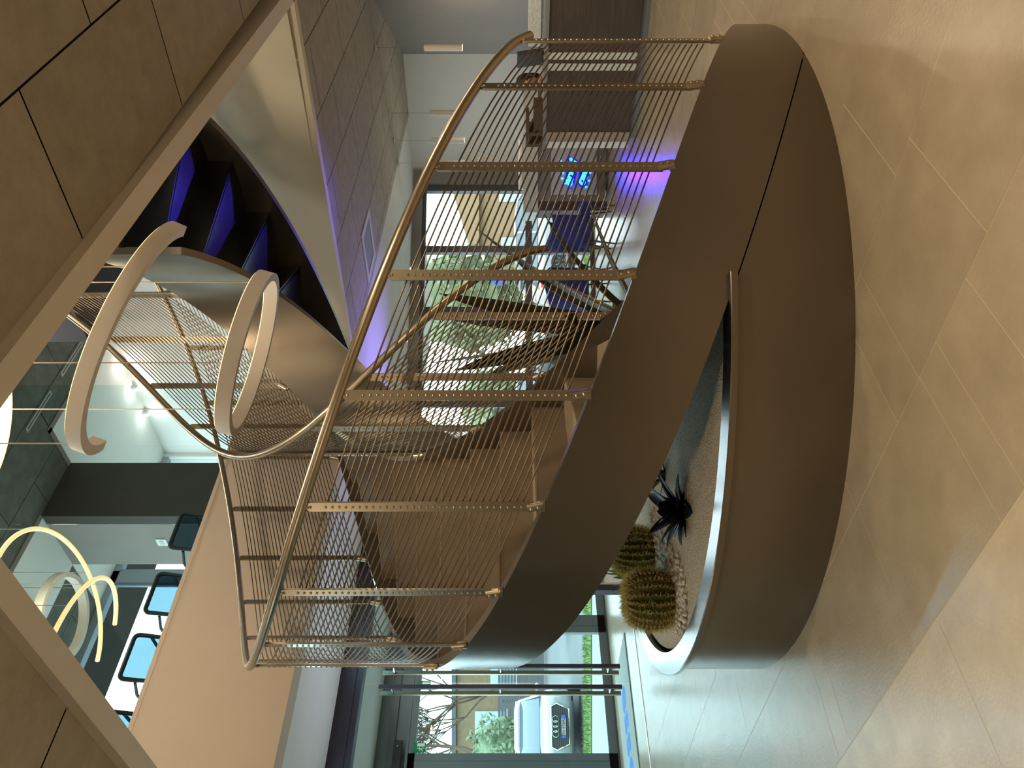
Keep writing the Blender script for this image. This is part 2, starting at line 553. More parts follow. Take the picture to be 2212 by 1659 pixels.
# upper floor deck
uf = MB()
uf.box((-5, -6, 3.9), (13, 1.67, 4.0)); uf.box((-5, 1.67, 3.9), (1.345, 5.49, 4.0)); uf.box((6.26, 1.67, 3.9), (13, 5.49, 4.0)); uf.box((-5, 5.69, 3.9), (13, 10.15, 4.0))
struct('floor_upper', uf, mat('upper_floor_tile', (196, 194, 186), 0.4, 0, .08, 3), smooth=0)

# ---- edges of the stair void
t = MB()
t.prism([(1.345, 1.655 - .04), (6.4, 1.72 + .055), (6.4, 1.885), (1.455, 1.725)], 2.95, 4.0)
struct('trim_1', t, M['border'], smooth=0)
t = MB()
t.prism([(1.345, 1.66), (1.452, 1.725), (1.45, 5.49), (1.345, 5.49)], 2.95, 4.0)
struct('trim_2', t, M['border'], smooth=0)
t = MB()
t.prism([(6.24, 0.0), (6.33, 0.0), (6.12, 5.49), (6.03, 5.49)], 2.95, 4.0)
t.prism([(6.24, -.5), (6.32, -.5), (6.29, 2.6), (6.15, 2.6)], 2.97, 5.9)
struct('trim_3', t, mat('cream_fascia', (232, 222, 200), 0.75, 0, 0.03, 1.5, spec=0.2), smooth=0)
t = MB()
t.prism([(1.345, 5.49), (6.03, 5.49), (6.03, 5.69), (1.345, 5.69)], 2.95, 4.0)
t.box((1.345, 5.485, 3.985), (6.03, 5.69, 4.02))
struct('trim_4', t, M['parapet'], smooth=0)

# ---- outer shell
w = MB(); w.box((-5.2, -6, 0), (-5, 10.15, 7)); struct('wall_left', w, M['greywall'], smooth=0)
w = MB(); w.box((-5, -6.2, 0), (13.2, -6, 7)); struct('wall_back', w, M['plaster'], smooth=0)
w = MB(); w.box((9.0, -6, 0), (9.15, 2.33, 3.0)); struct('wall_right', w, M['greywall'], smooth=0)
w = MB(); w.prism([(9.0, 2.33), (12.2, 4.46), (12.2, 4.3), (9.1, 2.25)], 0, 3.0)
struct('wall_reception', w, M['greywall'], smooth=0)
w = MB(); w.box((12.2, 4.46, 0), (12.4, 6.6, 3.0)); struct('wall_far', w, M['plaster'], smooth=0)

# ---- slanted window wall: header, posts, transom, sill rail and panes
def fpt(s, z, n=0.0):
    p = FA + FD * s + FN * n
    return Vector((p.x, p.y, z))


def fbox(mb, s0, s1, z0, z1, n0, n1, mi=0):
    return mb.hexa([fpt(s0, z0, n0), fpt(s1, z0, n0), fpt(s1, z0, n1), fpt(s0, z0, n1),
                    fpt(s0, z1, n0), fpt(s1, z1, n0), fpt(s1, z1, n1), fpt(s0, z1, n1)], mi)


w = MB(); fbox(w, -.25, 6.3, 2.84, 3.2, -.1, .12); fbox(w, -.25, -.02, 0, 2.84, -.1, .12)
struct('wall_window', w, M['greywall'], smooth=0)
LS = FD.length
win = MB()
fbox(win, -.02, 6.25, 2.78, 2.84, -.05, .05); fbox(win, -.02, 6.25, 1.02, 1.13, -.05, .05); fbox(win, -.02, 6.25, -.05, .07, -.05, .05)
for s0, s1 in ((-.02, .09), (1.067, 1.18), (2.112, 2.308), (3.66, 3.76), (4.9, 5.0), (6.12, 6.25)):
    fbox(win, s0, s1, 0, 2.84, -.06, .06)
win = struct('window_1', win, M['alu'], smooth=0)
gl = MB(); fbox(gl, .05, 6.2, .05, 2.8, -.006, .006)
g = gl.build('pane', M['glass'], smooth=0); g.parent = win
# floor beyond is outside; small plinth under the window wall
w = MB(); fbox(w, -.4, 6.3, -.6, -.005, -.2, .06); struct('trim_5', w, M['greywall'], smooth=0)

# ---- entrance: outer wall with framed glass doors at Y = 10.15
YO = 10.15
w = MB()
w.box((-5, YO, 2.66), (6.97, YO + .12, 3.3))
w.box((-5, YO, 0), (-4.6, YO + .12, 2.66)); w.box((6.62, YO, 0), (6.97, YO + .12, 2.66))
struct('wall_entrance', w, M['darkalu'], smooth=0)
w = MB()
w.box((1.0, YO - .04, 2.83), (6.62, YO + .02, 2.93))
struct('trim_6', w, M['alu'], smooth=0)


def framed_leaf(name, x0, x1, fl, fr, z0=.02, z1=2.655, bottom=.11, top=.085, y=YO):
    d = MB()
    d.box((x0, y, z0), (x1, y + .06, z0 + bottom)); d.box((x0, y, z1 - top), (x1, y + .06, z1))
    d.box((x0, y, z0), (x0 + fl, y + .06, z1)); d.box((x1 - fr, y, z0), (x1, y + .06, z1))
    o = struct(name, d, M['darkalu'], smooth=0)
    p = MB(); p.box((x0 + fl - .01, y + .026, z0 + bottom - .01), (x1 - fr + .01, y + .034, z1 - top + .01))
    g = p.build('pane', M['glass'], smooth=0); g.parent = o
    return o


framed_leaf('door_1', 4.07, 5.93, .092, .098)
framed_leaf('door_2', 5.94, 6.62, .165, .10)
d3 = framed_leaf('door_3', 2.2, 4.062, .1, .26)
w = MB(); w.box((-4.6, YO, 0), (2.19, YO + .1, 2.66)); struct('wall_entrance_side', w, M['darkalu'], smooth=0)
w = MB(); w.box((1.0, YO - .02, -.01), (6.6, YO + .1, .02)); struct('trim_7', w, M['alu'], smooth=0)

# inner glass line at Y = 7.93: floor track, purple beam, two leaves with long pulls
YI = 7.93
w = MB(); w.box((1.0, YI - .02, 0), (5.1, YI + .02, .006)); struct('trim_8', w, M['white'], smooth=0)
w = MB(); w.box((-5, YI - .02, 2.92), (6.16, YI + .14, 3.2)); w.box((-5, YI - .035, 2.985), (6.16, YI - .02, 3.2))
struct('trim_9', w, M['purple'], smooth=0)
w = MB(); w.box((5.06, YI - .05, 0), (5.135, YI + .05, 2.92)); struct('trim_10', w, M['purple'], smooth=0)
w = MB(); w.box((5.135, YI - .02, 0), (5.18, YI + .02, 2.92)); struct('trim_11', w, M['white'], smooth=0)


def glass_leaf(name, x0, x1, px):
    g = MB(); g.box((x0, YI - .006, .012), (x1, YI + .006, 2.92))
    o = struct(name, g, M['glass2'], smooth=0)
    for yy, mm in ((YI - .07, M['purple']), (YI + .07, M['steel'])):
        b = MB(); b.box((px - .02, yy - .012, .21), (px + .02, yy + .012, 2.73))
        h = b.build('pull_bar', mm, smooth=0); h.parent = o
    for z in (.33, 1.47, 2.60):
        b = MB(); b.tube([(px, YI - .058, z), (px, YI + .058, z)], .014, 10)
        h = b.build('standoff', M['polished']); h.parent = o
    return o


g = MB(); g.box((.9, YI - .006, .012), (2.85, YI + .006, 2.92)); struct('window_3', g, M['glass2'], smooth=0)
w = MB(); w.box((-5, YI - .05, 0), (.9, YI + .05, 2.92)); struct('wall_vestibule', w, M['darkwall'], smooth=0)
glass_leaf('door_4', 2.86, 3.958, 3.895)
glass_leaf('door_5', 3.97, 5.055, 4.122)

# ---- upper storey
ZU = 6.8
uc = MB()
panels(uc, -5, 6.51, -6, 7.33, ZU, 6.35, 6.5)
panels(uc, 6.51, 8.37, -6, 6.73, ZU, 6.35, 6.5)
panels(uc, -5, 5.69, 8.29, 9.2, ZU, 6.35, 6.5)
slab(uc, (-5.2, -6.2, ZU + .012), (8.6, 10.3, ZU + .3))
UPANEL = mat('upper_ceiling_panel_tiles', (100, 100, 92), 0.9, 0, 0.2, 5.0, 0.4, 160, spec=0.1, attr=True)
struct('ceiling_upper', uc, [UPANEL, M['groove']], smooth=0)
w = MB()
w.box((6.51, 6.73, ZU - .01), (8.37, 9.2, ZU + .01)); w.box((5.69, 7.48, ZU - .01), (6.51, 9.2, ZU + .01)); w.box((-5, 7.36, ZU - .01), (5.69, 8.29, ZU + .01))
struct('ceiling_upper_white', w, M['plaster'], smooth=0)
w = MB()
w.box((-5, 7.29, ZU - .012), (5.69, 7.36, ZU + .01)); w.box((6.45, 6.70, ZU - .012), (6.52, 7.33, ZU + .01)); w.box((6.45, 6.68, ZU - .012), (8.37, 6.75, ZU + .01))
struct('trim_12', w, mat('taupe_trim', (120, 108, 98), 0.8), smooth=0)
w = MB(); w.box((5.69, 7.33, 4.0), (6.51, 7.48, ZU)); struct('wall_upper_dark', w, M['darkwall'], smooth=0)
w = MB(); w.box((5.69, 7.48, 4.0), (5.80, 8.29, ZU)); struct('wall_upper_grey', w, M['greywall'], smooth=0)
w = MB(); w.box((8.37, -6, 4.0), (8.55, 9.3, ZU)); struct('wall_upper_right', w, M['plaster'], smooth=0)
w = MB(); w.box((5.45, 1.2, 5.13), (8.37, 4.52, ZU))
struct('trim_13', w, mat('dark_bulkhead', (40, 34, 44), 0.7), smooth=0)
# upper window band
YU = 9.2
w = MB(); w.box((-5, YU, 4.0), (-4.8, YU + .15, ZU + .2)); w.box((8.3, YU, 4.0), (8.4, YU + .15, ZU + .2))
struct('wall_upper_front', w, M['plaster'], smooth=0)
uw = MB()
uw.box((-4.8, YU, 6.70), (8.3, YU + .12, 6.82)); uw.box((-4.8, YU, 4.0), (8.3, YU + .12, 4.1))
for xx in (6.12, 3.88, 1.6, -.6, -2.8):
    uw.box((xx - .09, YU, 4.0), (xx + .09, YU + .12, 6.82)); uw.box((xx - .13, YU + .02, 4.0), (xx + .13, YU + .06, 6.82))
uw = struct('window_2', uw, mat('pale_grey_window_frame', (150, 160, 168), 0.45), smooth=0)
p = MB(); p.box((-4.8, YU + .07, 4.05), (8.3, YU + .08, 6.75)); g = p.build('pane', M['glass'], smooth=0); g.parent = uw

# glass balustrade of the upper floor: one sheet per bay
prev = None
xs = [6.02, 5.16, 4.231, 3.302, 2.37, 1.44]
for i in range(5):
    gl = MB(); gl.box((xs[i + 1] + .004, 5.565, 4.02), (xs[i] - .004, 5.577, ZU))
    o = gl.build('glass_sheet', M['glass2'], loc=((xs[i] + xs[i + 1]) / 2, 5.571, 4.02), smooth=0)
    tag(o, ['tall clear glass sheet at the right end of the upper parapet', 'tall clear glass sheet in front of the rightmost black mesh chair',
            'tall clear glass sheet between the two vertical joints above the cream parapet',
            'tall clear glass sheet in front of the black chair second from the left end',
            'tall clear glass sheet at the left end of the upper parapet'][i], 'glass panel', 'glass sheets along the upper floor edge')

# ================================================================== SPIRAL STAIRCASE
CX, CY = 3.8052, 3.2362
KZ = 0.6931                     # rise per radian
STEP = radians(14.65)
RISE = KZ * STEP
RO, RI = 1.882, 0.66            # outer face of the big stringer, middle of the small one
PH0 = radians(222.7)


def pol(th, r, z):
    a = PH0 - th
    return Vector((CX + r * cos(a), CY + r * sin(a), z))


def rad_frame(th):
    """columns: outward, along the climb, up"""
    a = PH0 - th
    o = Vector((cos(a), sin(a), 0)); tg = Vector((sin(a), -cos(a), 0))
    return Matrix(((o.x, tg.x, 0), (o.y, tg.y, 0), (0, 0, 1)))


def band(mb, r0, r1, th0, th1, zb, zt, n=90, mi=0):
    """curved upright plate between two radii, lower and upper edge given by functions of the angle"""
    rings = []
    for i in range(n + 1):
        th = th0 + (th1 - th0) * i / n
        b, t = zb(th), zt(th)
        rings.append([pol(th, r0, b), pol(th, r1, b), pol(th, r1, t), pol(th, r0, t)])
    return mb.loft(rings, True, True, mi)


TE = radians(262)
stair = thing('spiral_staircase', 'curved staircase with bronze-grey stringers and steel cable railings rising from the planter', 'staircase', (CX, CY, 0))
ztop_o = lambda th: .9524 + KZ * th
zbot_o = lambda th: max(0.0, .5455 + KZ * th)
ztop_i = lambda th: 1.005 + KZ * th
zbot_i = lambda th: max(0.0, .305 + KZ * th)
mb = MB(); band(mb, RO - .05, RO, radians(-72), TE, zbot_o, ztop_o, 150); mb.build('outer_stringer', M['steel_paint'], stair)
mb = MB(); band(mb, RI - .025, RI + .025, radians(-66), TE, zbot_i, ztop_i, 120); mb.build('inner_stringer', M['steel_paint'], stair)
# small vertical end of the outer stringer shows a seam with the planter
TS = radians(-59)
tn = 23
for i in range(22):
    a0, a1 = TS + i * STEP, TS + (i + 1) * STEP
    z = (i + 1) * RISE
    ns = 5
    mb = MB()
    ov = radians(.1)
    rings = []; rb = []
    for k in range(ns + 1):
        a = a0 - ov + (a1 - a0 + ov) * k / ns
        rings.append([pol(a, RI + .02, z - .010), pol(a, RO - .04, z - .010), pol(a, RO - .04, z), pol(a, RI + .02, z)])
    mb.loft(rings)
    tr_ = mb.build('tread', M['tread'], stair, smooth=20)
    mb = MB()
    w0 = radians(.9)
    mb.hexa([pol(a0, RI + .02, z - RISE), pol(a0, RO - .04, z - RISE), pol(a0 + w0 * .5, RO - .04, z - RISE), pol(a0 + w0 * 1.4, RI + .02, z - RISE),
             pol(a0, RI + .02, z - .010), pol(a0, RO - .04, z - .010), pol(a0 + w0 * .5, RO - .04, z - .010), pol(a0 + w0 * 1.4, RI + .02, z - .010)])
    mb.build('riser', M['stair_stone'], stair, smooth=20)
    # black saw-tooth underside of this step
    if i >= 4:
        mb = MB()
        rings = []
        for k in range(ns + 1):
            a = a0 + w0 * .7 + (a1 - a0 - w0 * .7) * k / ns
            rings.append([pol(a, RI + .02, z - .06), pol(a, RO - .04, z - .06), pol(a, RO - .04, z - .032), pol(a, RI + .02, z - .032)])
        mb.loft(rings)
        zz = z - RISE - .06
        b0, b1 = a0 + w0 * .6, a0 + w0 * 2.2
        mb.hexa([pol(b0, RI + .02, zz), pol(b0, RO - .04, zz), pol(b0 + w0 * .4, RO - .04, zz), pol(b1, RI + .02, zz),
                 pol(b0, RI + .02, z - .04), pol(b0, RO - .04, z - .04), pol(b0 + w0 * .4, RO - .04, z - .04), pol(b1, RI + .02, z - .04)])
        mb.build('soffit', M['soffit'], tr_, smooth=20)


def railing(rad, ztr, th_first, n_bal, dth, th_start, th_end, side, rail_r=.0225, tip=0.0):
    """side +1: the flat bars face away from the axis"""
    # handrail, gently flattened at its lower end
    path = []
    N = 150
    for i in range(N + 1):
        th = th_start + (th_end - th_start) * i / N
        e = max(0.0, 1 - (th - th_start) / radians(6))
        path.append(pol(th, rad, ztr + KZ * th - tip * e * e))
    mb = MB(); mb.tube(path, rail_r, 14)
    for p, q in ((path[0], path[1]), (path[-1], path[-2])):
        mb.ball(p, rail_r * .995, 12, 8)
    mb.build('handrail', M['steel'], stair, smooth=50)
    # cables
    rc = rad - side * .016
    for k in range(30):
        off = -.0994 - k * .0278
        pts = []
        n = 84
        t0, t1 = th_first, min(th_end, th_first + dth * (n_bal - 1) + radians(0))
        for i in range(n + 1):
            th = t0 + (t1 - t0) * i / n
            pts.append(pol(th, rc, ztr + KZ * th + off))
        mb = MB(); mb.tube(pts, .0037, 6)
        mb.build('cable', M['cable'], stair, smooth=60)
    # flat bars with rivets, pin to the rail and tilted clamp on the stringer
    for j in range(n_bal):
        th = th_first + j * dth
        zr = ztr + KZ * th
        F = rad_frame(th)
        c = pol(th, rad, 0)
        mb = MB()
        w, tk = .042, .011
        poly = []
        zt, zb = zr - .018, zr - .955
        for s, a0 in ((1, 0), (-1, 180)):
            pass
        ring = []
        for k in range(9):
            a = radians(180 * k / 8)
            ring.append((w / 2 * cos(a), zt - w / 2 + w / 2 * sin(a)))
        ring += [(-w / 2, zb), (w / 2, zb)]
        ra = [c + F @ Vector((side * (tk / 2), y, z)) for y, z in ring]
        rbk = [c + F @ Vector((-side * (tk / 2), y, z)) for y, z in ring]
        mb.loft([ra, rbk], True, True)
        for zz in [zr - .0365] + [zr - .0994 - k * .0278 for k in range(30)]:
            mb.ball(c + F @ Vector((side * tk / 2, 0, zz)), .0062, 8, 5)
        b = mb.build('baluster', M['steel'], stair)
        mb = MB()
        mb.tube([c + F @ Vector((0, 0, zr - .004)), c + F @ Vector((side * .004, .004, zr - .030))], .006, 8)
        mb.ball(c + F @ Vector((0, 0, zr - .022)), .010, 8, 6)
        p = mb.build('rail_pin', M['steel'], b); 
        mb = MB()
        sl = math.atan(KZ / rad) * .62
        R = F @ Matrix.Rotation(-sl + radians(0), 3, 'X')
        cc = c + F @ Vector((side * .004, -.004, zr - .962))
        mb.rbox(cc, (.034, .036, .066), .012, R)
        mb.rbox(cc + F @ Vector((0, 0, -.030)), (.026, .05, .02), .01, F)
        for zz in (.018, -.012):
            mb.ball(cc + R @ Vector((side * .017, 0, zz)), .008, 8, 5)
        mb.build('clamp', M['steel'], b)


railing(1.868, 1.947, radians(-51), 21, STEP, radians(-54), TE, 1, tip=.03)
railing(.659, 1.990, radians(-15), 9, 2 * STEP, radians(-67), radians(252), 1, tip=.03)

# ================================================================== ROUND PLANTER
pl = thing('round_planter', 'round bronze-grey metal planter wrapped under the staircase, filled with gravel and cacti', 'planter', (CX, CY, 0))
PZ = .465
mb = MB()
band(mb, RO - .03, RO - .001, radians(-44.5), radians(196), lambda t: 0.0, lambda t: max(.012, min(PZ, zbot_o(t) - .006)), 120)
ch0, ch1 = pol(radians(-4), 1.84, 0), pol(radians(196), 1.84, 0)
mb.build('planter_wall', M['steel_paint'], pl)
mb = MB()
nn = 90
rings = []
for i in range(nn + 1):
    th = radians(-7.2) + radians(203) * i / nn
    rings.append([pol(th, 1.795, PZ), pol(th, 1.905, PZ), pol(th, 1.912, PZ + .003), pol(th, 1.914, PZ + .028), pol(th, 1.910, PZ + .032), pol(th, 1.795, PZ + .032)])
mb.loft(rings)
mb.build('rim', [M['steel_paint'], M['polished']], pl)
rim = pl.children[-1] if pl.children else None
for o in [x for x in bpy.data.objects if x.parent == pl and x.name.startswith('rim')]:
    for p in o.data.polygons:
        if p.normal.z > .9: p.material_index = 1
mb = MB()
pts = [pol(radians(-4) + radians(200) * i / 80, 1.80, 0) for i in range(81)]
rings = []
for f in (1.0, .985, .9, .7, .45, .2, 0.02):
    mid = Vector((CX, CY, 0))
    h = {1.0: .40, .985: .468}.get(f, .478 - .004 * f)
    rings.append([Vector((mid.x + (p.x - mid.x) * f, mid.y + (p.y - mid.y) * f, h)) for p in pts])
mb.loft(rings, False, False)
g = mb.build('gravel_bed', M['gravel'], pl, smooth=60)
g['kind'] = 'stuff'
mb = MB()
a, b = pol(radians(-3), 1.80, 0), pol(radians(195), 1.80, 0)
d = (b - a).normalized(); n_ = Vector((-d.y, d.x, 0)) * .015
mb.hexa([a - n_, b - n_, b + n_, a + n_] + [q + Vector((0, 0, .46)) for q in (a - n_, b - n_, b + n_, a + n_)])
mb.build('back_plate', M['steel_paint'], pl)

# ================================================================== PLANTS IN THE PLANTER
def barrel_cactus(loc, R, Hh, label, seed):
    r = random.Random(seed)
    t = thing('barrel_cactus', label, 'cactus', loc, 0, 'barrel cacti in the planter')
    loc = Vector(loc); nr = 22; per = 6; nu = nr * per; nv = 18
    mb = MB(); rings = []

    def rad(v, a):
        prof = sin(pi * (0.06 + 0.90 * v)) ** 0.62
        return R * prof * (1 + .075 * cos(nr * a)) 

    def hz(v): return -.02 + Hh * (1 - cos(pi * v)) / 2 * 1.0
    for j in range(nv + 1):
        v = j / nv
        rings.append([loc + Vector((rad(v, 2 * pi * i / nu) * cos(2 * pi * i / nu), rad(v, 2 * pi * i / nu) * sin(2 * pi * i / nu), hz(v))) for i in range(nu)])
    mb.loft(rings)
    mb.build('body', M['cactus'], t, smooth=60)
    sp = MB()
    for k in range(nr):
        a = 2 * pi * k / nr
        for j in range(17):
            v = .18 + .80 * j / 16
            p = loc + Vector((rad(v, a) * cos(a), rad(v, a) * sin(a), hz(v)))
            nrm = Vector((cos(a) * sin(pi * v), sin(a) * sin(pi * v), -cos(pi * v))).normalized()
            if v > .9: nrm = (nrm + Vector((0, 0, 1))).normalized()
            for q in range(12):
                d = (nrm * r.uniform(.5, 1.0) + Vector((r.uniform(-1, 1), r.uniform(-1, 1), r.uniform(-.5, 1.0))) * .75).normalized()
                ln = r.uniform(.018, .046)
                u = d.orthogonal().normalized() * .0013; w = d.cross(u).normalized() * .0013
                sp.add([p + u, p - u * .5 + w, p - u * .5 - w, p + d * ln], [(0, 1, 3), (1, 2, 3), (2, 0, 3)])
    for q in range(420):      # pale woolly crown
        a = r.uniform(0, 2 * pi); rr = R * .34 * math.sqrt(r.random())
        p = loc + Vector((rr * cos(a), rr * sin(a), Hh * (.985 - .25 * (rr / R) ** 2) - .022))
        d = Vector((r.uniform(-.5, .5), r.uniform(-.5, .5), 1)).normalized()
        u = d.orthogonal().normalized() * .001; w = d.cross(u).normalized() * .001
        sp.add([p + u, p - u * .5 + w, p - u * .5 - w, p + d * r.uniform(.012, .03)], [(0, 1, 3), (1, 2, 3), (2, 0, 3)])
    s = sp.build('spines', M['spine'], t, smooth=0); s['kind'] = 'stuff'
    return t


GZ = .472
barrel_cactus((2.40, 3.83, GZ), .150, .275, 'round golden barrel cactus nearest the rounded left end of the planter', 3)
barrel_cactus((2.93, 4.13, GZ), .142, .27, 'round golden barrel cactus half hidden behind the big stringer', 8)


def leaf(mb, base, az, el, length, width, curl, thick=.012, n=9, edge_mi=None, wave=0.0, seed=0):
    """tapered succulent leaf with a shallow trough, bending by curl along its length"""
    r = random.Random(seed)
    base = Vector(base); p = base.copy(); rings = []; e = el
    h = Vector((cos(az), sin(az), 0)); sd = Vector((-sin(az), cos(az), 0))
    for i in range(n + 1):
        s = i / n
        d = h * cos(e) + Vector((0, 0, 1)) * sin(e)
        up = -h * sin(e) + Vector((0, 0, 1)) * cos(e)
        w = width * (0.55 + 1.1 * s) * (1 - s) ** .75 if s < 1 else .0008
        w = max(w, .0008); th = max(thick * (1 - s * .9), .0006)
        tr = w * .22
        rings.append([p - sd * w + up * tr, p - sd * w * .9 + up * (tr + th * .4), p + up * th * .5 , p + sd * w * .9 + up * (tr + th * .4), p + sd * w + up * tr, p - up * th * .6])
        p = p + d * (length / n)
        e += curl / n
    k = len(mb.f)
    mb.loft(rings, True, True)
    if edge_mi is not None:
        for a in range(n):
            for i in (0, 3):
                mb.m[k + a * 6 + i] = edge_mi
    return mb


def rosette(name, loc, label, cat, leaves, mats, group=None):
    t = thing(name, label, cat, loc, 0, group)
    for i, (az, el, ln, w, cu, th) in enumerate(leaves):
        mb = MB()
        leaf(mb, Vector(loc) + Vector((cos(az), sin(az), 0)) * .01, az, el, ln, w, cu, th, edge_mi=1 if len(mats) > 1 else None)
        mb.build('leaf', mats, t, smooth=40)
    return t


rnd = random.Random(5)
lv = [(2.4 * i, 1.40 - .062 * i, rnd.uniform(.17, .235) if i > 4 else .14, .062, -.30, .014) for i in range(25)]
rosette('dark_succulent', (2.53, 3.22, GZ), 'black-leaved rosette succulent lying low on the gravel near the planter rim', 'succulent', lv, [M['blackleaf']])
lv = [(2.4 * i, 1.35 - .09 * i, rnd.uniform(.16, .24), .022, .25, .012) for i in range(13)]
rosette('aloe', (3.06, 4.62, GZ), 'small green spiky aloe showing behind the two barrel cacti', 'succulent', [(a, e, l * 1.15, w, c, t_) for a, e, l, w, c, t_ in lv], [M['leaf']])
lv = [(2.4 * i, 1.3 - .1 * i, rnd.uniform(.10, .16), .02, -.2, .008) for i in range(11)]
rosette('striped_succulent', (2.98, 3.46, GZ), 'small striped green succulent between the black rosette and the big stringer', 'succulent', lv, [M['leaf'], M['leafedge']])
# big agave standing in the stair well
rnd = random.Random(12)
ag = [(.2, 1.48, 1.42, .085, -.10), (2.3, 1.40, 1.45, .090, .06), (4.4, 1.36, 1.38, .085, -.15), (3.4, 1.22, 1.35, .09, -.2), (5.6, 1.15, 1.3, .085, -.25),
      (1.2, 1.12, 1.25, .085, -.2), (2.85, 1.0, 1.2, .085, -.25), (.0, .98, 1.15, .08, -.3), (4.9, .9, 1.05, .08, -.35), (3.9, .78, 1.05, .08, -.35),
      (1.75, .8, 1.05, .08, -.35), (5.35, .6, .9, .075, -.3), (2.6, .55, .85, .075, -.3), (.6, .55, .85, .07, -.3), (4.2, .45, .7, .06, -.2)]
rosette('agave', (3.95, 3.17, GZ - .01), 'big dark agave with yellow-edged leaves standing in the middle of the stair well', 'agave',
        [(a, e, l, w * 1.15, c, .024) for a, e, l, w, c in ag], [M['darkleaf'], M['leafedge']])

# white pebbles round the cacti: one thing each
rnd = random.Random(21)
spots = []
segs = [((2.12, 3.75), (2.20, 3.56)), ((2.20, 3.56), (2.34, 3.50)), ((2.34, 3.50), (2.60, 3.74)), ((2.60, 3.74), (2.78, 3.86)), ((2.78, 3.86), (3.05, 3.92)), ((2.58, 3.62), (2.9, 3.80))]
for (x0, y0), (x1, y1) in segs:
    for _ in range(60):
        f = rnd.random(); jx, jy = rnd.gauss(0, .045), rnd.gauss(0, .045)
        x, y = x0 + (x1 - x0) * f + jx, y0 + (y1 - y0) * f + jy
        if math.hypot(x - 2.40, y - 3.83) < .165 or math.hypot(x - 2.93, y - 4.13) < .155: continue
        if math.hypot(x - CX, y - CY) > 1.75: continue
        if any(math.hypot(x - a, y - b) < .026 for a, b in spots): continue
        spots.append((x, y))
protos = []
for k in range(5):
    r = random.Random(k); mb = MB()
    a, b, c = r.uniform(.013, .019), r.uniform(.010, .015), r.uniform(.008, .011)
    mb.ball((0, 0, 0), (a, b, c), 7, 5)
    mb.v = [p * r.uniform(.86, 1.14) for p in mb.v]
    protos.append(mb)
pm = []
for i, (x, y) in enumerate(spots):
    k = i % 5
    if i < 5:
        o = protos[k].build('pebble', M['pebble'], loc=(0, 0, 0), smooth=25); pm.append(o)
    else:
        o = pm[k].copy(); COL.objects.link(o)
    tag(o, 'small white pebble lying on the gravel around the barrel cacti', 'pebble', 'white pebbles beside the cacti')
    o.location = (x, y, GZ + .010); o.rotation_euler = (rnd.uniform(-.4, .4), rnd.uniform(-.4, .4), rnd.uniform(0, 6.28))

# ================================================================== HANGING RING LAMPS
def ring_part(mb, c, nrm, rho, h, wid, a0=0.0, a1=2 * pi, n=96, mi=0):
    """band of a ring lamp: outer radius rho at its lower edge, axial height h, radial width wid"""
    nrm = Vector(nrm).normalized(); c = Vector(c)
    e1 = (RV - nrm * RV.dot(nrm)).normalized(); e2 = nrm.cross(e1)
    rings = []
    full = abs(a1 - a0 - 2 * pi) < 1e-6
    for i in range(n + 1):
        a = a0 + (a1 - a0) * i / n
        d = e1 * cos(a) + e2 * sin(a)
        rings.append([c + d * rho, c + d * rho + nrm * h, c + d * (rho - wid) + nrm * h, c + d * (rho - wid)])
    return mb.loft(rings, True, not full, mi)


def ring_lamp(c, nrm, rho, h, wid, a0, a1, label, cords, glow=True, top=ZU):
    t = thing('ring_pendant', label, 'lamp', c, 0, 'ring pendant lamps')
    nv = Vector(nrm).normalized()
    mb = MB(); ring_part(mb, c, nrm, rho, h, wid, a0, a1); sb_ = mb.build('shade_band', M['ring'], t, smooth=40)
    if glow:
        mb = MB(); ring_part(mb, Vector(c) + nv * h, nrm, rho - .006, .004, wid - .012, a0, a1); mb.build('diffuser', M['lit'], sb_, smooth=40)
    e1 = (RV - nv * RV.dot(nv)).normalized(); e2 = nv.cross(e1)
    for a in cords:
        p = Vector(c) + (e1 * cos(a) + e2 * sin(a)) * (rho - wid / 2) + nv * h
        mb = MB(); mb.tube([p, (p.x, p.y, top)], .0035, 6); mb.build('cord', M['cord'], t)
    return t


N1, N2 = (.111, -.411, .905), (.048, -.284, .958)
ring_lamp((2.934, 2.424, 3.115), N1, .588, .066, .05, radians(167), radians(347), 'white C-shaped half ring lamp hanging nearest in the stair void', (radians(195), radians(300)))
ring_lamp((3.192, 2.734, 2.709), N2, .444, .074, .042, 0, 2 * pi, 'white closed ring lamp hanging lowest in front of the inner railing', (radians(20), radians(140), radians(260)))

# ================================================================== RECEPTION
def part(name, m, root, lo=None, hi=None, mb=None, smooth=0):
    if mb is None:
        mb = MB(); mb.box(lo, hi)
    return mb.build(name, m, root, smooth=smooth)


XD = 8.1
desk = thing('reception_desk', 'long dark oak reception desk with split-stone pillars below the row of pendant lamps', 'desk', (XD + .35, 3.0, 0))
part('plinth', M['greydesk'], desk, (XD + .06, 1.6, 0), (XD + .60, 3.88, .09))
for y0, y1 in ((1.6, 2.943), (3.012, 3.053), (3.123, 3.784)):
    part('front_panel', M['wood'], desk, (XD, y0, .09), (XD + .04, y1, .985))
for y0, y1, m in ((2.943, 3.012, M['whitestone']), (3.053, 3.123, M['whitestone']), (3.784, 3.889, M['stone'])):
    part('stone_pillar', m, desk, (XD - .012, y0, .09), (XD + .06, y1, .985))
part('side_panel', M['white'], desk, (XD, 3.89, .09), (XD + .62, 3.97, .99))
part('back_panel', M['wood'], desk, (XD + .56, 1.6, .09), (XD + .60, 3.89, .70))
part('work_top', M['greydesk'], desk, (XD - .015, 1.6, .985), (XD + .62, 3.97, 1.02))
mb = MB()
mb.box((XD + .12, 1.6, 1.062), (XD + .34, 2.93, 1.185)); mb.box((XD + .16, 1.6, 1.02), (XD + .30, 2.9, 1.065))
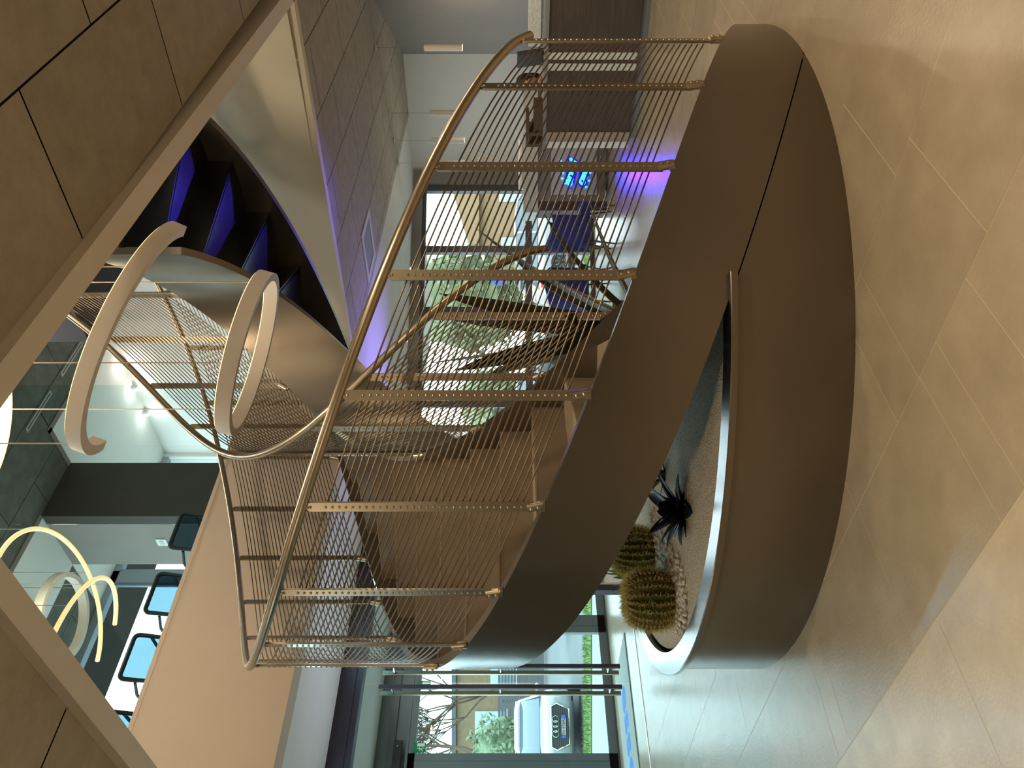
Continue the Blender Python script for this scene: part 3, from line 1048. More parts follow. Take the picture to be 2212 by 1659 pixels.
part('stone_ledge', M['whitestone'], desk, mb=mb)
# monitor seen from behind
mo = thing('monitor', 'dark grey back of a computer monitor on the reception desk', 'monitor', (8.50, 3.13, 1.02))
R = Matrix.Rotation(radians(-52), 3, 'Z') @ Matrix.Rotation(radians(-8), 3, 'Y')
mb = MB(); mb.rbox((8.50, 3.15, 1.165), (.045, .42, .26), .012, R); part('screen_housing', M['darkscreen'], mo, mb=mb, smooth=35)
mb = MB(); mb.tube([(8.50, 3.13, 1.02), (8.50, 3.13, 1.12)], .018, 8); part('stand', M['black'], mo, mb=mb, smooth=35)
mb = MB(); mb.lathe([(.085, 0), (.085, .012), (.03, .018)], 20, (8.50, 3.13, 1.02)); part('base', M['black'], mo, mb=mb, smooth=35)
# wooden box and board at the desk end
o = MB(); o.box((8.14, 3.54, 1.02), (8.42, 3.80, 1.115)); o.box((8.155, 3.555, 1.115), (8.405, 3.785, 1.118))
tag(o.build('wooden_box', M['brownwood'], loc=(8.28, 3.67, 1.02), smooth=0), 'brown wooden box lying at the left end of the reception desk', 'box')
st = thing('wooden_display_stand', 'brown wooden display board on legs at the left end of the reception desk', 'stand', (8.25, 3.80, 1.02))
part('board', M['brownwood'], st, (8.12, 3.64, 1.165), (8.40, 3.965, 1.20))
part('leg', M['brownwood'], st, (8.12, 3.93, 1.02), (8.40, 3.965, 1.165)); part('leg', M['brownwood'], st, (8.12, 3.805, 1.02), (8.40, 3.84, 1.165))
cd = thing('card_holder', 'small white card with blue print standing on the wooden display board', 'sign', (8.2, 3.87, 1.20))
mb = MB(); mb.hexa([(8.20, 3.81, 1.20), (8.206, 3.81, 1.20), (8.206, 3.94, 1.20), (8.20, 3.94, 1.20), (8.22, 3.83, 1.32), (8.226, 3.83, 1.32), (8.226, 3.92, 1.32), (8.22, 3.92, 1.32)])
cdo = part('card', M['paper'], cd, mb=mb)
for k in range(4):
    y = 3.83 + k * .028
    part('print', M['blueink'], cdo, (8.2005, y, 1.215), (8.2025, y + .018, 1.222 + .004 * (k % 2)))

# person seated behind the desk
pe = thing('person', 'person with dark hair in a pale pink top seated behind the reception desk', 'person', (8.97, 3.55, 0))


def sk(name, verts, edges, radii, m, root, sub=2):
    me = bpy.data.meshes.new(name)
    me.from_pydata([tuple(v) for v in verts], edges, [])
    o = bpy.data.objects.new(name, me); COL.objects.link(o)
    md = o.modifiers.new('skin', 'SKIN'); md.use_smooth_shade = True
    for i, r in enumerate(radii):
        me.skin_vertices[0].data[i].radius = (r, r) if not isinstance(r, tuple) else r
    me.skin_vertices[0].data[0].use_root = True
    sm = o.modifiers.new('sub', 'SUBSURF'); sm.levels = sub; sm.render_levels = sub
    dg = bpy.context.evaluated_depsgraph_get()
    em = bpy.data.meshes.new_from_object(o.evaluated_get(dg))
    bpy.data.objects.remove(o, do_unlink=True)
    mb = MB(); mb.add([v.co for v in em.vertices], [tuple(p.vertices) for p in em.polygons])
    bpy.data.meshes.remove(em)
    return mb


px, py = 8.97, 3.55
B = lambda x, y, z: Vector((px + x, py + y, z))
V = [B(.05, 0, .50), B(.04, 0, .68), B(.0, 0, .86), B(-.03, 0, .96), B(-.06, 0, 1.02), B(-.09, 0, 1.10),      # pelvis .. head base
     B(-.02, .17, .93), B(-.14, .23, .77), B(-.36, .15, 1.06 - .30 + .26), B(-.43, .12, 1.05),                     # one arm
     B(-.02, -.17, .93), B(-.14, -.23, .77), B(-.36, -.15, 1.02), B(-.43, -.12, 1.05),
     B(-.15, .11, .50), B(-.38, .12, .50), B(-.36, .12, .08), B(-.48, .12, .05),
     B(-.15, -.11, .50), B(-.38, -.12, .50), B(-.36, -.12, .08), B(-.48, -.12, .05)]
E_ = [(0, 1), (1, 2), (2, 3), (3, 4), (4, 5), (2, 6), (6, 7), (7, 8), (8, 9), (2, 10), (10, 11), (11, 12), (12, 13), (0, 14), (14, 15), (15, 16), (16, 17), (0, 18), (18, 19), (19, 20), (20, 21)]
Rr = [.14, .125, .14, .06, .05, .055, .06, .045, .032, .028, .06, .045, .032, .028, .085, .065, .042, .035, .085, .065, .042, .035]
mb = sk('body', V, E_, Rr, M['skin'], pe)
hc = B(-.11, 0, 1.165)
mb.ball(hc, (.088, .075, .112), 20, 14)
mb.ball(hc + Vector((-.088, 0, -.012)), (.018, .013, .022), 8, 6)                     # nose
for s in (-1, 1):
    mb.ball(hc + Vector((-.076, s * .03, .015)), (.012, .014, .009), 8, 6)               # eyes
    mb.ball(hc + Vector((.0, s * .076, -.005)), (.02, .010, .03), 8, 6)                    # ears
    hb = V[9] if s > 0 else V[13]
    for f_, (dy, ln) in enumerate(((-.028, .055), (-.01, .07), (.008, .066), (.024, .05))):   # fingers
        mb.tube([hb + Vector((-.01, dy, 0)), hb + Vector((-.035, dy * 1.1, .004)), hb + Vector((-.01 - ln, dy * 1.15, -.012))], [.009, .0085, .007], 6)
    mb.tube([hb + Vector((.0, -s * .02, 0)), hb + Vector((-.03, -s * .048, -.004))], [.0095, .008], 6)
mb.ball(hc + Vector((-.08, 0, -.052)), (.010, .022, .006), 8, 6)                       # mouth
mb.build('body', M['skin'], pe, smooth=80)
mb = MB()
mb.ball(hc + Vector((.018, 0, .022)), (.098, .092, .118), 20, 12)
mb.ball(hc + Vector((.055, 0, -.06)), (.06, .085, .12), 16, 10)
mb.build('hair', M['hair'], pe, smooth=80)
Vs = [B(.05, 0, .48), B(.04, 0, .68), B(.0, 0, .86), B(-.03, 0, .955), B(-.02, .17, .93), B(-.14, .23, .77), B(-.02, -.17, .93), B(-.14, -.23, .77)]
mb = sk('shirt', Vs, [(0, 1), (1, 2), (2, 3), (2, 4), (4, 5), (2, 6), (6, 7)], [.155, .138, .152, .07, .072, .058, .072, .058], None, pe)
mb.build('shirt', M['shirt'], pe, smooth=80)
ch = thing('office_stool', 'black swivel stool under the person behind the reception desk', 'stool', (9.02, 3.55, 0))
mb = MB(); mb.lathe([(.19, .36), (.205, .38), (.2, .405), (.1, .41)], 20, (9.02, 3.55, 0)); part('seat', M['black'], ch, mb=mb, smooth=40)
mb = MB(); mb.tube([(9.02, 3.55, .05), (9.02, 3.55, .37)], .025, 10); part('column', M['steel'], ch, mb=mb, smooth=40)
mb = MB(); mb.lathe([(.21, 0), (.21, .02), (.05, .05)], 20, (9.02, 3.55, 0)); part('foot', M['black'], ch, mb=mb, smooth=40)

# second counter with the blue illuminated sign, turned towards the stairs
c2 = thing('display_counter', 'grey counter with white stone top carrying the blue illuminated lettering', 'counter', (10.25, 5.3, 0), AZ - pi / 2)


def q2(p): return L3(c2, p)


def lbox(mb, root, lo, hi, mi=0):
    (a, b, c), (d, e, f) = lo, hi
    return mb.hexa([L3(root, p) for p in ((a, b, c), (d, b, c), (d, e, c), (a, e, c), (a, b, f), (d, b, f), (d, e, f), (a, e, f))], mi)


def lpart(name, m, root, lo, hi, smooth=0):
    mb = MB(); lbox(mb, root, lo, hi); return mb.build(name, m, root, smooth=smooth)


# local x = to the right of the picture, local y = away
CXL, CXR = -.62, 1.10
lpart('body', M['greydesk'], c2, (CXL + .13, 0, .04), (CXR, .5, .985))
lpart('end_panel', M['purple'], c2, (CXL, -.01, .02), (CXL + .13, .5, .985))
lpart('worktop', M['whitestone'], c2, (CXL - .03, -.03, .985), (CXR, .54, 1.19))
spn = lpart('sign_panel', M['signboard'], c2, (-.40, -.022, .16), (CXR - .55, -.001, .80))
rz3 = c2.rotation_euler.to_matrix()
for txt, z, x in (('arroi', .53, -.10), ('cavs', .355, -.13)):
    rot = rz3 @ Matrix.Rotation(pi / 2, 3, 'X') @ Matrix.Rotation(radians(-15), 3, 'Z')
    P = Matrix.Translation(q2((x, -.035, z))) @ rot.to_4x4()
    o = text_mesh(txt, .175, .006, P, 'neon_lettering', M['neon'], spn, shear=.3, offset=.010)
    P = Matrix.Translation(q2((x, -.026, z))) @ rot.to_4x4()
    o = text_mesh(txt, .175, .002, P, 'neon_halo', M['neonhalo'], spn, shear=.3, offset=.034)
for x, z in ((.33, .70), (.25, .72), (-.07, .62), (.02, .67), (.12, .66), (-.13, .30), (-.02, .255), (.12, .24)):
    mb = MB(); mb.ball(q2((x * .8 - .19, -.03, z * .9 + .04)), (.015, .008, .018), 10, 6, M=rz3); mb.build('neon_petal', M['neon'], spn)
tb = thing('rolled_tube', 'long white tube with a red end lying on the white stone counter top', 'tube', L3(c2, (.2, .06, 1.19)))
mb = MB(); mb.tube([L3(c2, (-.3, .08, 1.225)), L3(c2, (.42, .08, 1.225))], .034, 12); mb.build('tube', M['paper'], tb)
mb = MB(); mb.tube([L3(c2, (.42, .08, 1.225)), L3(c2, (.50, .08, 1.225))], [.034, .022], 12); mb.build('red_cap', M['red'], tb)

# cylinder pendants over the desk
cy = []
for i, (x, y, zb, lb) in enumerate([(9.72, 3.476, 1.945, 'white cylinder pendant lamp hanging in front of the grey wall, rightmost of the row'),
                                    (10.25, 4.521, 1.99, 'white cylinder pendant lamp second from the right of the row'),
                                    (10.38, 4.971, 2.01, 'white cylinder pendant lamp third from the right, partly behind the handrail'),
                                    (10.54, 5.392, 2.03, 'white cylinder pendant lamp at the left end of the row')]):
    t = thing('cylinder_pendant', lb, 'lamp', (x, y, 3.0), 0, 'cylinder pendants over the reception desk')
    mb = MB(); mb.lathe([(.041, zb + .46), (.041, zb), (.034, zb), (.034, zb + .43)], 20, (x, y, 0)); shd = mb.build('shade', M['ring'], t)
    mb = MB(); mb.lathe([(.033, zb + .006), (.033, zb + .012)], 20, (x, y, 0)); mb.build('diffuser', M['lit'], shd)
    mb = MB(); mb.tube([(x, y, zb + .45), (x, y, 2.98)], .0025, 6); mb.build('cord', M['cord'], t)
    mb = MB(); mb.lathe([(.04, 2.98), (.04, 2.999)], 16, (x, y, 0)); mb.build('ceiling_rose', M['ring'], t)


# ================================================================== ARMCHAIRS BY THE WINDOW
def armchair(loc, rz, label):
    t = thing('armchair', label, 'armchair', loc, rz, 'blue armchairs by the window wall')
    mb = MB(); mb.rbox(L3(t, (0, 0, .40)), (.60, .58, .12), .06, t.rotation_euler.to_matrix()); mb.build('seat', M['bluefab'], t)
    mb = MB(); rings = []
    for i in range(15):
        a = radians(-20 + 220 * i / 14); hgt = .92 - .10 * abs(cos(a)) ** 2
        o_, n_ = .33, .27
        rings.append([L3(t, (o_ * cos(a), o_ * sin(a), .34)), L3(t, (o_ * 1.03 * cos(a), o_ * 1.03 * sin(a), hgt)), L3(t, (n_ * 1.03 * cos(a), n_ * 1.03 * sin(a), hgt)), L3(t, (n_ * cos(a), n_ * sin(a), .34))])
    mb.loft(rings); mb.build('backrest', M['bluefab'], t, smooth=50)
    for sx in (-1, 1):
        for sy in (-1, 1):
            mb = MB(); mb.tube([L3(t, (.2 * sx, .2 * sy, .35)), L3(t, (.25 * sx, .25 * sy, 0))], [.016, .011], 8); mb.build('leg', M['brownwood'], t)
    return t


armchair((9.17, 5.62, 0), radians(40), 'blue armchair standing free between the counter with the sign and the window')
armchair((8.72, 6.36, 0), radians(150), 'blue armchair half hidden behind the big agave leaves')
tbl = thing('side_table', 'low brown wooden side table beside the free-standing blue armchair', 'table', (10.30, 6.80, 0))
mb = MB(); mb.lathe([(.26, .46), (.27, .47), (.27, .49), (.25, .50)], 24, (10.30, 6.80, 0)); mb.build('table_top', M['brownwood'], tbl)
for k in range(3):
    a = 2 * pi * k / 3
    mb = MB(); mb.tube([(10.30 + .12 * cos(a), 6.80 + .12 * sin(a), .46), (10.30 + .22 * cos(a), 6.80 + .22 * sin(a), 0)], .013, 8); mb.build('leg', M['brownwood'], tbl)

# ceiling fittings of the lower hall
v = thing('ceiling_vent', 'square white air vent in the panelled ceiling near its left corner', 'vent', (7.72, 4.95, 3.0))
mb = MB()
for lo, hi in (((7.42, 4.66, 2.985), (8.02, 4.74, 3.0)), ((7.42, 5.22, 2.985), (8.02, 5.30, 3.0)), ((7.42, 4.74, 2.985), (7.50, 5.22, 3.0)), ((7.94, 4.74, 2.985), (8.02, 5.22, 3.0))): mb.box(lo, hi)
mb.build('frame', M['vent'], v, smooth=0)
mb = MB(); mb.box((7.52, 4.76, 2.99), (7.92, 5.20, 2.998)); mb.build('face', M['ventgrey'], v, smooth=0)
for x, y, lb in ((10.63, 7.31, 'small round ceiling spotlight above the right half of the window wall'), (9.57, 7.88, 'small round ceiling spotlight above the left half of the window wall')):
    t = thing('ceiling_spotlight', lb, 'lamp', (x, y, 3.0), 0, 'spotlights in the white ceiling')
    mb = MB(); mb.lathe([(.06, 2.99), (.06, 3.0)], 20, (x, y, 0)); mb.build('bezel', M['white'], t)
    mb = MB(); mb.lathe([(.042, 2.985), (.042, 2.991)], 20, (x, y, 0)); mb.build('lens', mat('bright_lens', (255, 240, 205), emit=(255, 230, 180), estr=6.0) if 'bright_lens' not in bpy.data.materials else bpy.data.materials['bright_lens'], t)

# ================================================================== ENTRANCE
dm = thing('doormat', 'long grey doormat with blue lettering between the two glass door lines', 'doormat', (3.2, 9.18, 0))
mb = MB(); mb.box((1.5, 8.62, .0), (4.95, 9.75, .012)); mto = mb.build('mat', M['mat'], dm, smooth=0)
P = Matrix.Translation((3.92, 9.13, .0125)) @ Matrix.Rotation(pi, 4, 'Z')
text_mesh("esse'", .62, .001, P, 'lettering', M['matblue'], mto, offset=.014, spacing=1.05)


def exit_sign(x, label):
    t = thing('exit_sign', label, 'sign', (x, 10.14, 2.5), 0, 'green exit signs above the doors')
    mb = MB(); mb.box((x - .06, 10.136, 2.44), (x + .06, 10.152, 2.60)); pla = mb.build('plate', M['exit'], t, smooth=0)
    y = 10.134
    mb = MB()
    mb.box((x + .012, y, 2.452), (x + .05, y + .003, 2.548))
    mb.build('doorway_symbol', M['exitw'], pla, smooth=0)
    mb = MB()
    fig = lambda pts, r: mb.tube([(x + a, y, 2.5 + b) for a, b in pts], r, 6)
    mb.ball((x - .012, y, 2.538), .008, 8, 6)
    fig([(-.015, .028), (-.022, -.005)], .008); fig([(-.022, -.005), (-.005, -.022), (-.012, -.045)], .005); fig([(-.022, -.005), (-.036, -.022), (-.05, -.022)], .005)
    fig([(-.015, .024), (.002, .012)], .004); fig([(-.015, .024), (-.035, .018), (-.042, .004)], .004)
    mb.build('running_figure', M['exitw'], pla)


exit_sign(4.228, 'green exit sign on the left side of the outer glass door')
exit_sign(5.05, 'green exit sign beside the tip of the staircase, right half of the outer door')
sn = thing('door_sensor', 'black motion sensor box on the header over the outer door', 'sensor', (4.0, 10.09, 2.78))
mb = MB(); mb.rbox((4.02, 10.075, 2.78), (.52, .1, .10), .04); hso = mb.build('housing', M['black'], sn)
mb = MB(); mb.ball((4.2, 10.022, 2.78), .008, 8, 6); mb.build('indicator', M['exitw'], hso)

# ================================================================== UPPER FLOOR
def reflection_arc(c, nrm, rho, r, a0, a1, label):  # glowing arcs stand in for ring lamps mirrored in the upper glass
    t = thing('ring_pendant', label, 'lamp', c, 0, 'added arcs standing in for ring lamp reflections')
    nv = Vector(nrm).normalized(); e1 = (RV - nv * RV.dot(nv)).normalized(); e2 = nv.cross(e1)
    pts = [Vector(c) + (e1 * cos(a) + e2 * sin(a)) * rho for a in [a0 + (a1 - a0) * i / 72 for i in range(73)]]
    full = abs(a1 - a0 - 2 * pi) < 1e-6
    mb = MB(); mb.tube(pts[:-1] if full else pts, r, 10, closed=full); mb.build('reflection_tube', M['reflarc'], t, smooth=80)
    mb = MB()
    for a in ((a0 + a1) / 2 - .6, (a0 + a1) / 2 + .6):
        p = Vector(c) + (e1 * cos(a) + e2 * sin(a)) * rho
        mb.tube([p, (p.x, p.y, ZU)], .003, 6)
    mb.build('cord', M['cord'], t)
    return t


reflection_arc((3.863, 6.431, 5.551), (-.191, .186, .964), .805, .021, radians(-60), radians(140), 'larger warm glowing arc added for a ring lamp reflection in the upper glass, touching the ceiling edge')
reflection_arc((3.56, 6.759, 5.310), (.068, -.194, .979), .779, .021, radians(-75), radians(80), 'smaller warm glowing arc added for a ring lamp reflection in the upper glass, crossing the window')
ring_lamp((4.285, 7.153, 5.853), (-.057, .051, .997), .44, .09, .05, 0, 2 * pi, 'pale unlit ring lamp under the grey ceiling panels behind the upper glass', (radians(60), radians(200)), glow=False)
t = thing('ring_pendant', 'bright lit ring lamp cut by the edge of the picture at the nearest ceiling corner', 'lamp', (2.735, 2.787, 3.924), 0, 'ring pendant lamps')
mb = MB(); ring_part(mb, (2.735, 2.787, 3.924), (-.146, -.251, .957), .331, .05, .035); mb.build('diffuser', M['lit'], t, smooth=40)
mb = MB(); ring_part(mb, (2.735, 2.787, 3.974), (-.146, -.251, .957), .335, .02, .043); mb.build('shade_band', M['ring'], t, smooth=40)
mb = MB()
for dx in (-.25, .25): mb.tube([(2.735 + dx, 2.787, 3.98), (2.735 + dx, 2.787, ZU)], .003, 6)
mb.build('cord', M['cord'], t)

chair0 = None
for i, (x, lb) in enumerate([(4.87, 'black mesh chair on the upper floor standing before the grey wall, rightmost of the row'),
                             (4.15, 'black mesh chair on the upper floor second from the right, in front of the window'),
                             (3.505, 'black mesh chair on the upper floor third from the right, crossed by the window mullion'),
                             (2.80, 'black mesh chair on the upper floor, only a corner showing beside the ceiling edge')]):
    if chair0 is None:
        t = thing('mesh_chair', lb, 'chair', (x, 6.6, 4.0), 0, 'black mesh chairs on the upper floor'); chair0 = t
        P = lambda a, b, c: L3(t, (a, b, c))
        mb = MB(); mb.rbox(P(0, .24, .45), (.44, .44, .045), .05); mb.build('seat', M['black'], t)
        tilt = Matrix.Rotation(radians(-13), 3, 'X')
        fr = []
        for cxs, a0 in ((.165, 0), (-.165, 90)):
            for k in range(5):
                a = radians(a0 + 90 * k / 4)
                fr.append((cxs + .045 * cos(a), .70 + .045 * sin(a)))
        fr += [(-.205, .36), (.205, .36)]
        mb = MB(); mb.tube([P(u, -.03 - (w - .4) * .20, w) for u, w in fr], .021, 8, closed=True); bfo = mb.build('back_frame', M['black'], t)
        mb = MB()
        mb.hexa([P(-.195, -.026, .37), P(.195, -.026, .37), P(.195, -.032, .37), P(-.195, -.032, .37), P(-.195, -.089, .735), P(.195, -.089, .735), P(.195, -.095, .735), P(-.195, -.095, .735)])
        mb.build('back_mesh', M['mesh'], bfo, smooth=0)
        for sx in (-1, 1):
            for y0, y1 in ((.06, .0), (.42, .46)):
                mb = MB(); mb.tube([P(.19 * sx, y0, .44), P(.23 * sx, y1, 0)], .012, 8); mb.build('leg', M['black'], t)
            mb = MB(); mb.tube([P(.215 * sx, -.04, .62), P(.245 * sx, .12, .645), P(.245 * sx, .30, .64), P(.225 * sx, .31, .46)], .014, 8); mb.build('armrest', M['black'], t)
    else:
        dup(chair0, (x, 6.6, 4.0), 0, lb)

sw = thing('light_switch', 'white light switch on the grey wall of the upper floor', 'switch', (5.69, 7.82, 5.54))
mb = MB(); mb.box((5.672, 7.76, 5.48), (5.69, 7.88, 5.60)); plo = mb.build('plate', M['white'], sw, smooth=0)
mb = MB(); mb.box((5.666, 7.785, 5.515), (5.673, 7.855, 5.565)); mb.build('rocker', M['vent'], plo, smooth=0)
for x0, x1, lb in ((6.17, 6.81, 'long dark slot air vent in the upper ceiling, the one wholly in view'), (7.10, 7.74, 'long dark slot air vent in the upper ceiling, partly behind the half ring lamp')):
    v = thing('slot_vent', lb, 'vent', ((x0 + x1) / 2, 6.41, ZU), 0, 'slot vents of the upper ceiling')
    mb = MB(); mb.box((x0, 6.375, ZU - .008), (x1, 6.44, ZU)); fro = mb.build('frame', M['ventgrey'], v, smooth=0)
    mb = MB(); mb.box((x0 + .03, 6.40, ZU - .010), (x1 - .03, 6.415, ZU - .007)); mb.build('slot', M['black'], fro, smooth=0)
for y, lb in ((7.24, 'small spotlight under the upper white ceiling, uppermost of three along the wall'), (7.73, 'small spotlight under the upper white ceiling, middle of three along the wall'), (8.24, 'small spotlight under the upper white ceiling, nearest the dark wall')):
    t = thing('ceiling_spotlight', lb, 'lamp', (8.28, y, ZU - .01), 0, 'spotlights of the upper ceiling')
    mb = MB(); mb.lathe([(.035, ZU - .10), (.035, ZU - .01)], 14, (8.28, y, 0)); mb.build('housing', M['white'], t)
    mb = MB(); mb.lathe([(.03, ZU - .105), (.03, ZU - .099)], 14, (8.28, y, 0)); mb.build('lens', bpy.data.materials['bright_lens'], t)

# ================================================================== OUTSIDE
GO = -.40


def rd(r, d, z=GO):
    p = RV * r + FV * d
    return Vector((p.x, p.y, z))


def quadslab(mb, r0, r1, d0, d1, z0, z1, mi=0):
    return mb.hexa([rd(r0, d0, z0), rd(r1, d0, z0), rd(r1, d1, z0), rd(r0, d1, z0), rd(r0, d0, z1), rd(r1, d0, z1), rd(r1, d1, z1), rd(r0, d1, z1)], mi)


mb = MB(); quadslab(mb, -60, 60, 8, 110, GO - .3, GO - .02)
g = struct('ground', mb, M['asphalt'], smooth=0)
mb = MB(); quadslab(mb, -16, 14, 11.3, 17.3, GO - .2, GO + .0)
o = struct('ground_paving', mb, M['paving'], smooth=0)
mb = MB(); quadslab(mb, -18, 12, 17.3, 19.0, GO - .1, GO + .03)
r_ = random.Random(3)
for _ in range(5200):
    r, d = r_.uniform(-12, 4), r_.uniform(17.3, 19.0)
    p = rd(r, d, GO + .03); a = r_.uniform(0, 6.28); w = Vector((cos(a), sin(a), 0)) * .008
    mb.add([p - w, p + w, p + Vector((r_.uniform(-.03, .03), r_.uniform(-.03, .03), r_.uniform(.05, .11)))], [(0, 1, 2)])
o = mb.build('lawn', M['grass'], smooth=0)
tag(o, 'strip of green lawn between the paving and the parked cars', 'lawn', kind='stuff')


def car(loc, rz, paint, label, plate=None, emblem=False):
    t = thing('car', label, 'car', loc, rz)
    W = .93
    # x forward; section: half width at sill, belt, shoulder heights
    secs = [(-2.30, .62, .42, .80, .95), (-2.22, .80, .33, .86, 1.02), (-1.9, .90, .25, .93, 1.06), (-1.0, W, .22, .93, 1.07), (0.0, W, .22, .93, 1.06), (.9, W, .22, .93, 1.04),
            (1.25, .93, .23, .92, 1.03), (1.75, .91, .25, .90, .98), (2.1, .86, .27, .84, .93), (2.27, .78, .30, .74, .86), (2.33, .70, .36, .66, .78)]
    mb = MB(); rings = []
    for x, w, zb, zs, zt in secs:
        half = [(w * .86, zb), (w, zb + .12), (w * 1.0, zs - .12), (w * .97, zs), (w * .86, zt), (w * .45, zt + .03)]
        pts = half + [(-a, b) for a, b in reversed(half)]
        rings.append([L3(t, (x, y, z)) for y, z in pts])
    mb.loft(rings); mb.build('body', paint, t, smooth=50)
    gs = [(-2.12, .70, 1.02, .74, 1.08), (-1.75, .80, 1.04, .66, 1.56), (-1.0, .84, 1.05, .66, 1.66), (0.0, .84, 1.05, .67, 1.68), (.55, .82, 1.05, .64, 1.60), (1.32, .78, 1.02, .70, 1.06)]
    mb = MB(); mb.loft([[L3(t, (x, y, z)) for y, z in ((w, b), (w2, tz), (-w2, tz), (-w, b))] for x, w, b, w2, tz in gs])
    mb.build('windows', M['carglass'], t, smooth=30)
    mb = MB(); mb.loft([[L3(t, (x, y, z)) for y, z in ((w, tz - .02), (w * .7, tz + .03), (-w * .7, tz + .03), (-w, tz - .02))] for x, w, tz in ((-1.85, .64, 1.54), (-1.0, .675, 1.66), (0, .685, 1.68), (.55, .655, 1.60), (.62, .64, 1.575))])
    mb.build('roof', paint, t, smooth=40)
    mb = MB()
    for s in (-1, 1):
        for (x0, y0, z0), (x1, y1, z1) in (((.55, .655, 1.59), (1.36, .79, 1.03)), ((-.45, .675, 1.66), (-.5, .85, 1.04)), ((-1.75, .67, 1.55), (-2.15, .74, 1.02))):
            mb.tube([L3(t, (x0, s * y0, z0)), L3(t, (x1, s * y1, z1))], .035, 8)
    mb.build('pillars', paint, t)
    for x in (-1.42, 1.42):
        for s in (-1, 1):
            c = L3(t, (x, s * .86, .335)); Rm = t.rotation_euler.to_matrix() @ Matrix.Rotation(-s * pi / 2, 3, 'X')
            mb = MB(); mb.lathe([(.23, -.10), (.315, -.10), (.335, -.05), (.335, .05), (.315, .10), (.23, .10)], 28, c, M=Rm)
            wh = mb.build('wheel', M['tyre'], t, smooth=40)
            mb = MB(); mb.lathe([(.235, .05), (.235, .095), (.215, .10), (.20, .06)], 28, c, M=Rm)
            for k in range(10):
                a = 2 * pi * k / 10
                mb.tube([c + Rm @ Vector((0.03 * cos(a), .03 * sin(a), .085)), c + Rm @ Vector((.215 * cos(a + .08), .215 * sin(a + .08), .09))], .016, 6)
            mb.lathe([(.05, .08), (.05, .10)], 16, c, M=Rm)
            rimo = mb.build('wheel_rim', M['carsilver'], wh, smooth=40)
    # front: framed grille, lamps, lower intake
    gx = 2.345
    out = [(-.46, .80), (.46, .80), (.53, .66), (.40, .36), (-.40, .36), (-.53, .66)]
    mb = MB(); mb.loft([[L3(t, (gx - .08, y, z)) for y, z in out], [L3(t, (gx, y, z)) for y, z in out]])
    for k in range(9):
        z = .40 + k * .045
        mb.tube([L3(t, (gx + .004, -.44, z)), L3(t, (gx + .004, .44, z))], .008, 6)
    gro = mb.build('grille', M['grille'], t, smooth=20)
    mb = MB(); mb.tube([L3(t, (gx + .006, y, z)) for y, z in out], .02, 8, closed=True); mb.build('grille_frame', M['chrome'], gro)
    for s in (-1, 1):
        mb = MB(); mb.hexa([L3(t, p) for p in ((2.20, s * .56, .70), (2.02, s * .88, .74), (2.10, s * .87, .76), (2.30, s * .57, .71), (2.20, s * .56, .80), (2.00, s * .86, .86), (2.08, s * .85, .86), (2.28, s * .57, .80))])
        mb.build('headlight', M['chrome'], t, smooth=20)
        mb = MB(); mb.ball(L3(t, (1.0, s * 1.0, 1.10)), (.09, .11, .075), 10, 8, M=t.rotation_euler.to_matrix()); mb.build('mirror', paint, t)
        mb = MB(); mb.hexa([L3(t, p) for p in ((-2.26, s * .52, .80), (-2.05, s * .90, .80), (-2.0, s * .91, .80), (-2.2, s * .5, .80), (-2.26, s * .52, .95), (-2.05, s * .90, .95), (-2.0, s * .91, .95), (-2.2, s * .5, .95))])
        mb.build('tail_light', M['taillight'], t, smooth=0)
    mb = MB(); mb.box((0, 0, 0), (.01, .01, .01))
    Rz = t.rotation_euler.to_matrix()
    if emblem:
        mb = MB()
        for k in range(4):
            y = (k - 1.5) * .112
            mb.tube([L3(t, (gx + .02, y + .075 * cos(a), .70 + .075 * sin(a))) for a in [2 * pi * i / 24 for i in range(24)]], .012, 6, closed=True)
        mb.build('emblem', M['chrome'], gro)
    if plate:
        mb = MB(); mb.obox(L3(t, (gx + .02, 0, .50)), (.012, .38, .11), Rz); pl_ = mb.build('number_plate', M['plate'], t, smooth=0)
        for s in (-1, 1):
            mb = MB(); mb.obox(L3(t, (gx + .02, s * .225, .50)), (.012, .07, .11), Rz); mb.build('plate_band', M['plateblue'], pl_, smooth=0)
        Pm = Matrix.Translation(L3(t, (gx + .028, 0, .50))) @ (Rz @ Matrix.Rotation(pi / 2, 3, 'Z') @ Matrix.Rotation(pi / 2, 3, 'X')).to_4x4()
        text_mesh(plate, .10, .001, Pm, 'plate_lettering', M['black'], pl_)
    return t


def face_cam(p): return math.atan2(-p.y, -p.x)


p = rd(-9.4, 21.6, GO - .02)
car(p, face_cam(p) + .02, M['carwhite'], 'white car facing the entrance with four interlocked rings on its grille', 'FH 478AL', True)
p = rd(-5.6, 25.6, GO - .02)
car(p, math.atan2(-RV.y, -RV.x), M['carwhite'], 'white car parked sideways beyond the lawn, front wheel seen under the staircase')
p = rd(-7.2, 33, GO - .02)
car(p, math.atan2(FV.y, FV.x) + .5, M['carsilver'], 'silver car with a red tail light farther back behind the white cars')
p = rd(4.7, 23.5, GO - .02)
car(p, math.atan2(RV.y, RV.x) + .15, M['carwhite'], 'white car outside the right-hand pane of the window wall')
p = rd(-.6, 25.5, GO - .02)
car(p, math.atan2(RV.y, RV.x) + .1, M['carsilver'], 'silver car outside the middle panes of the window wall')


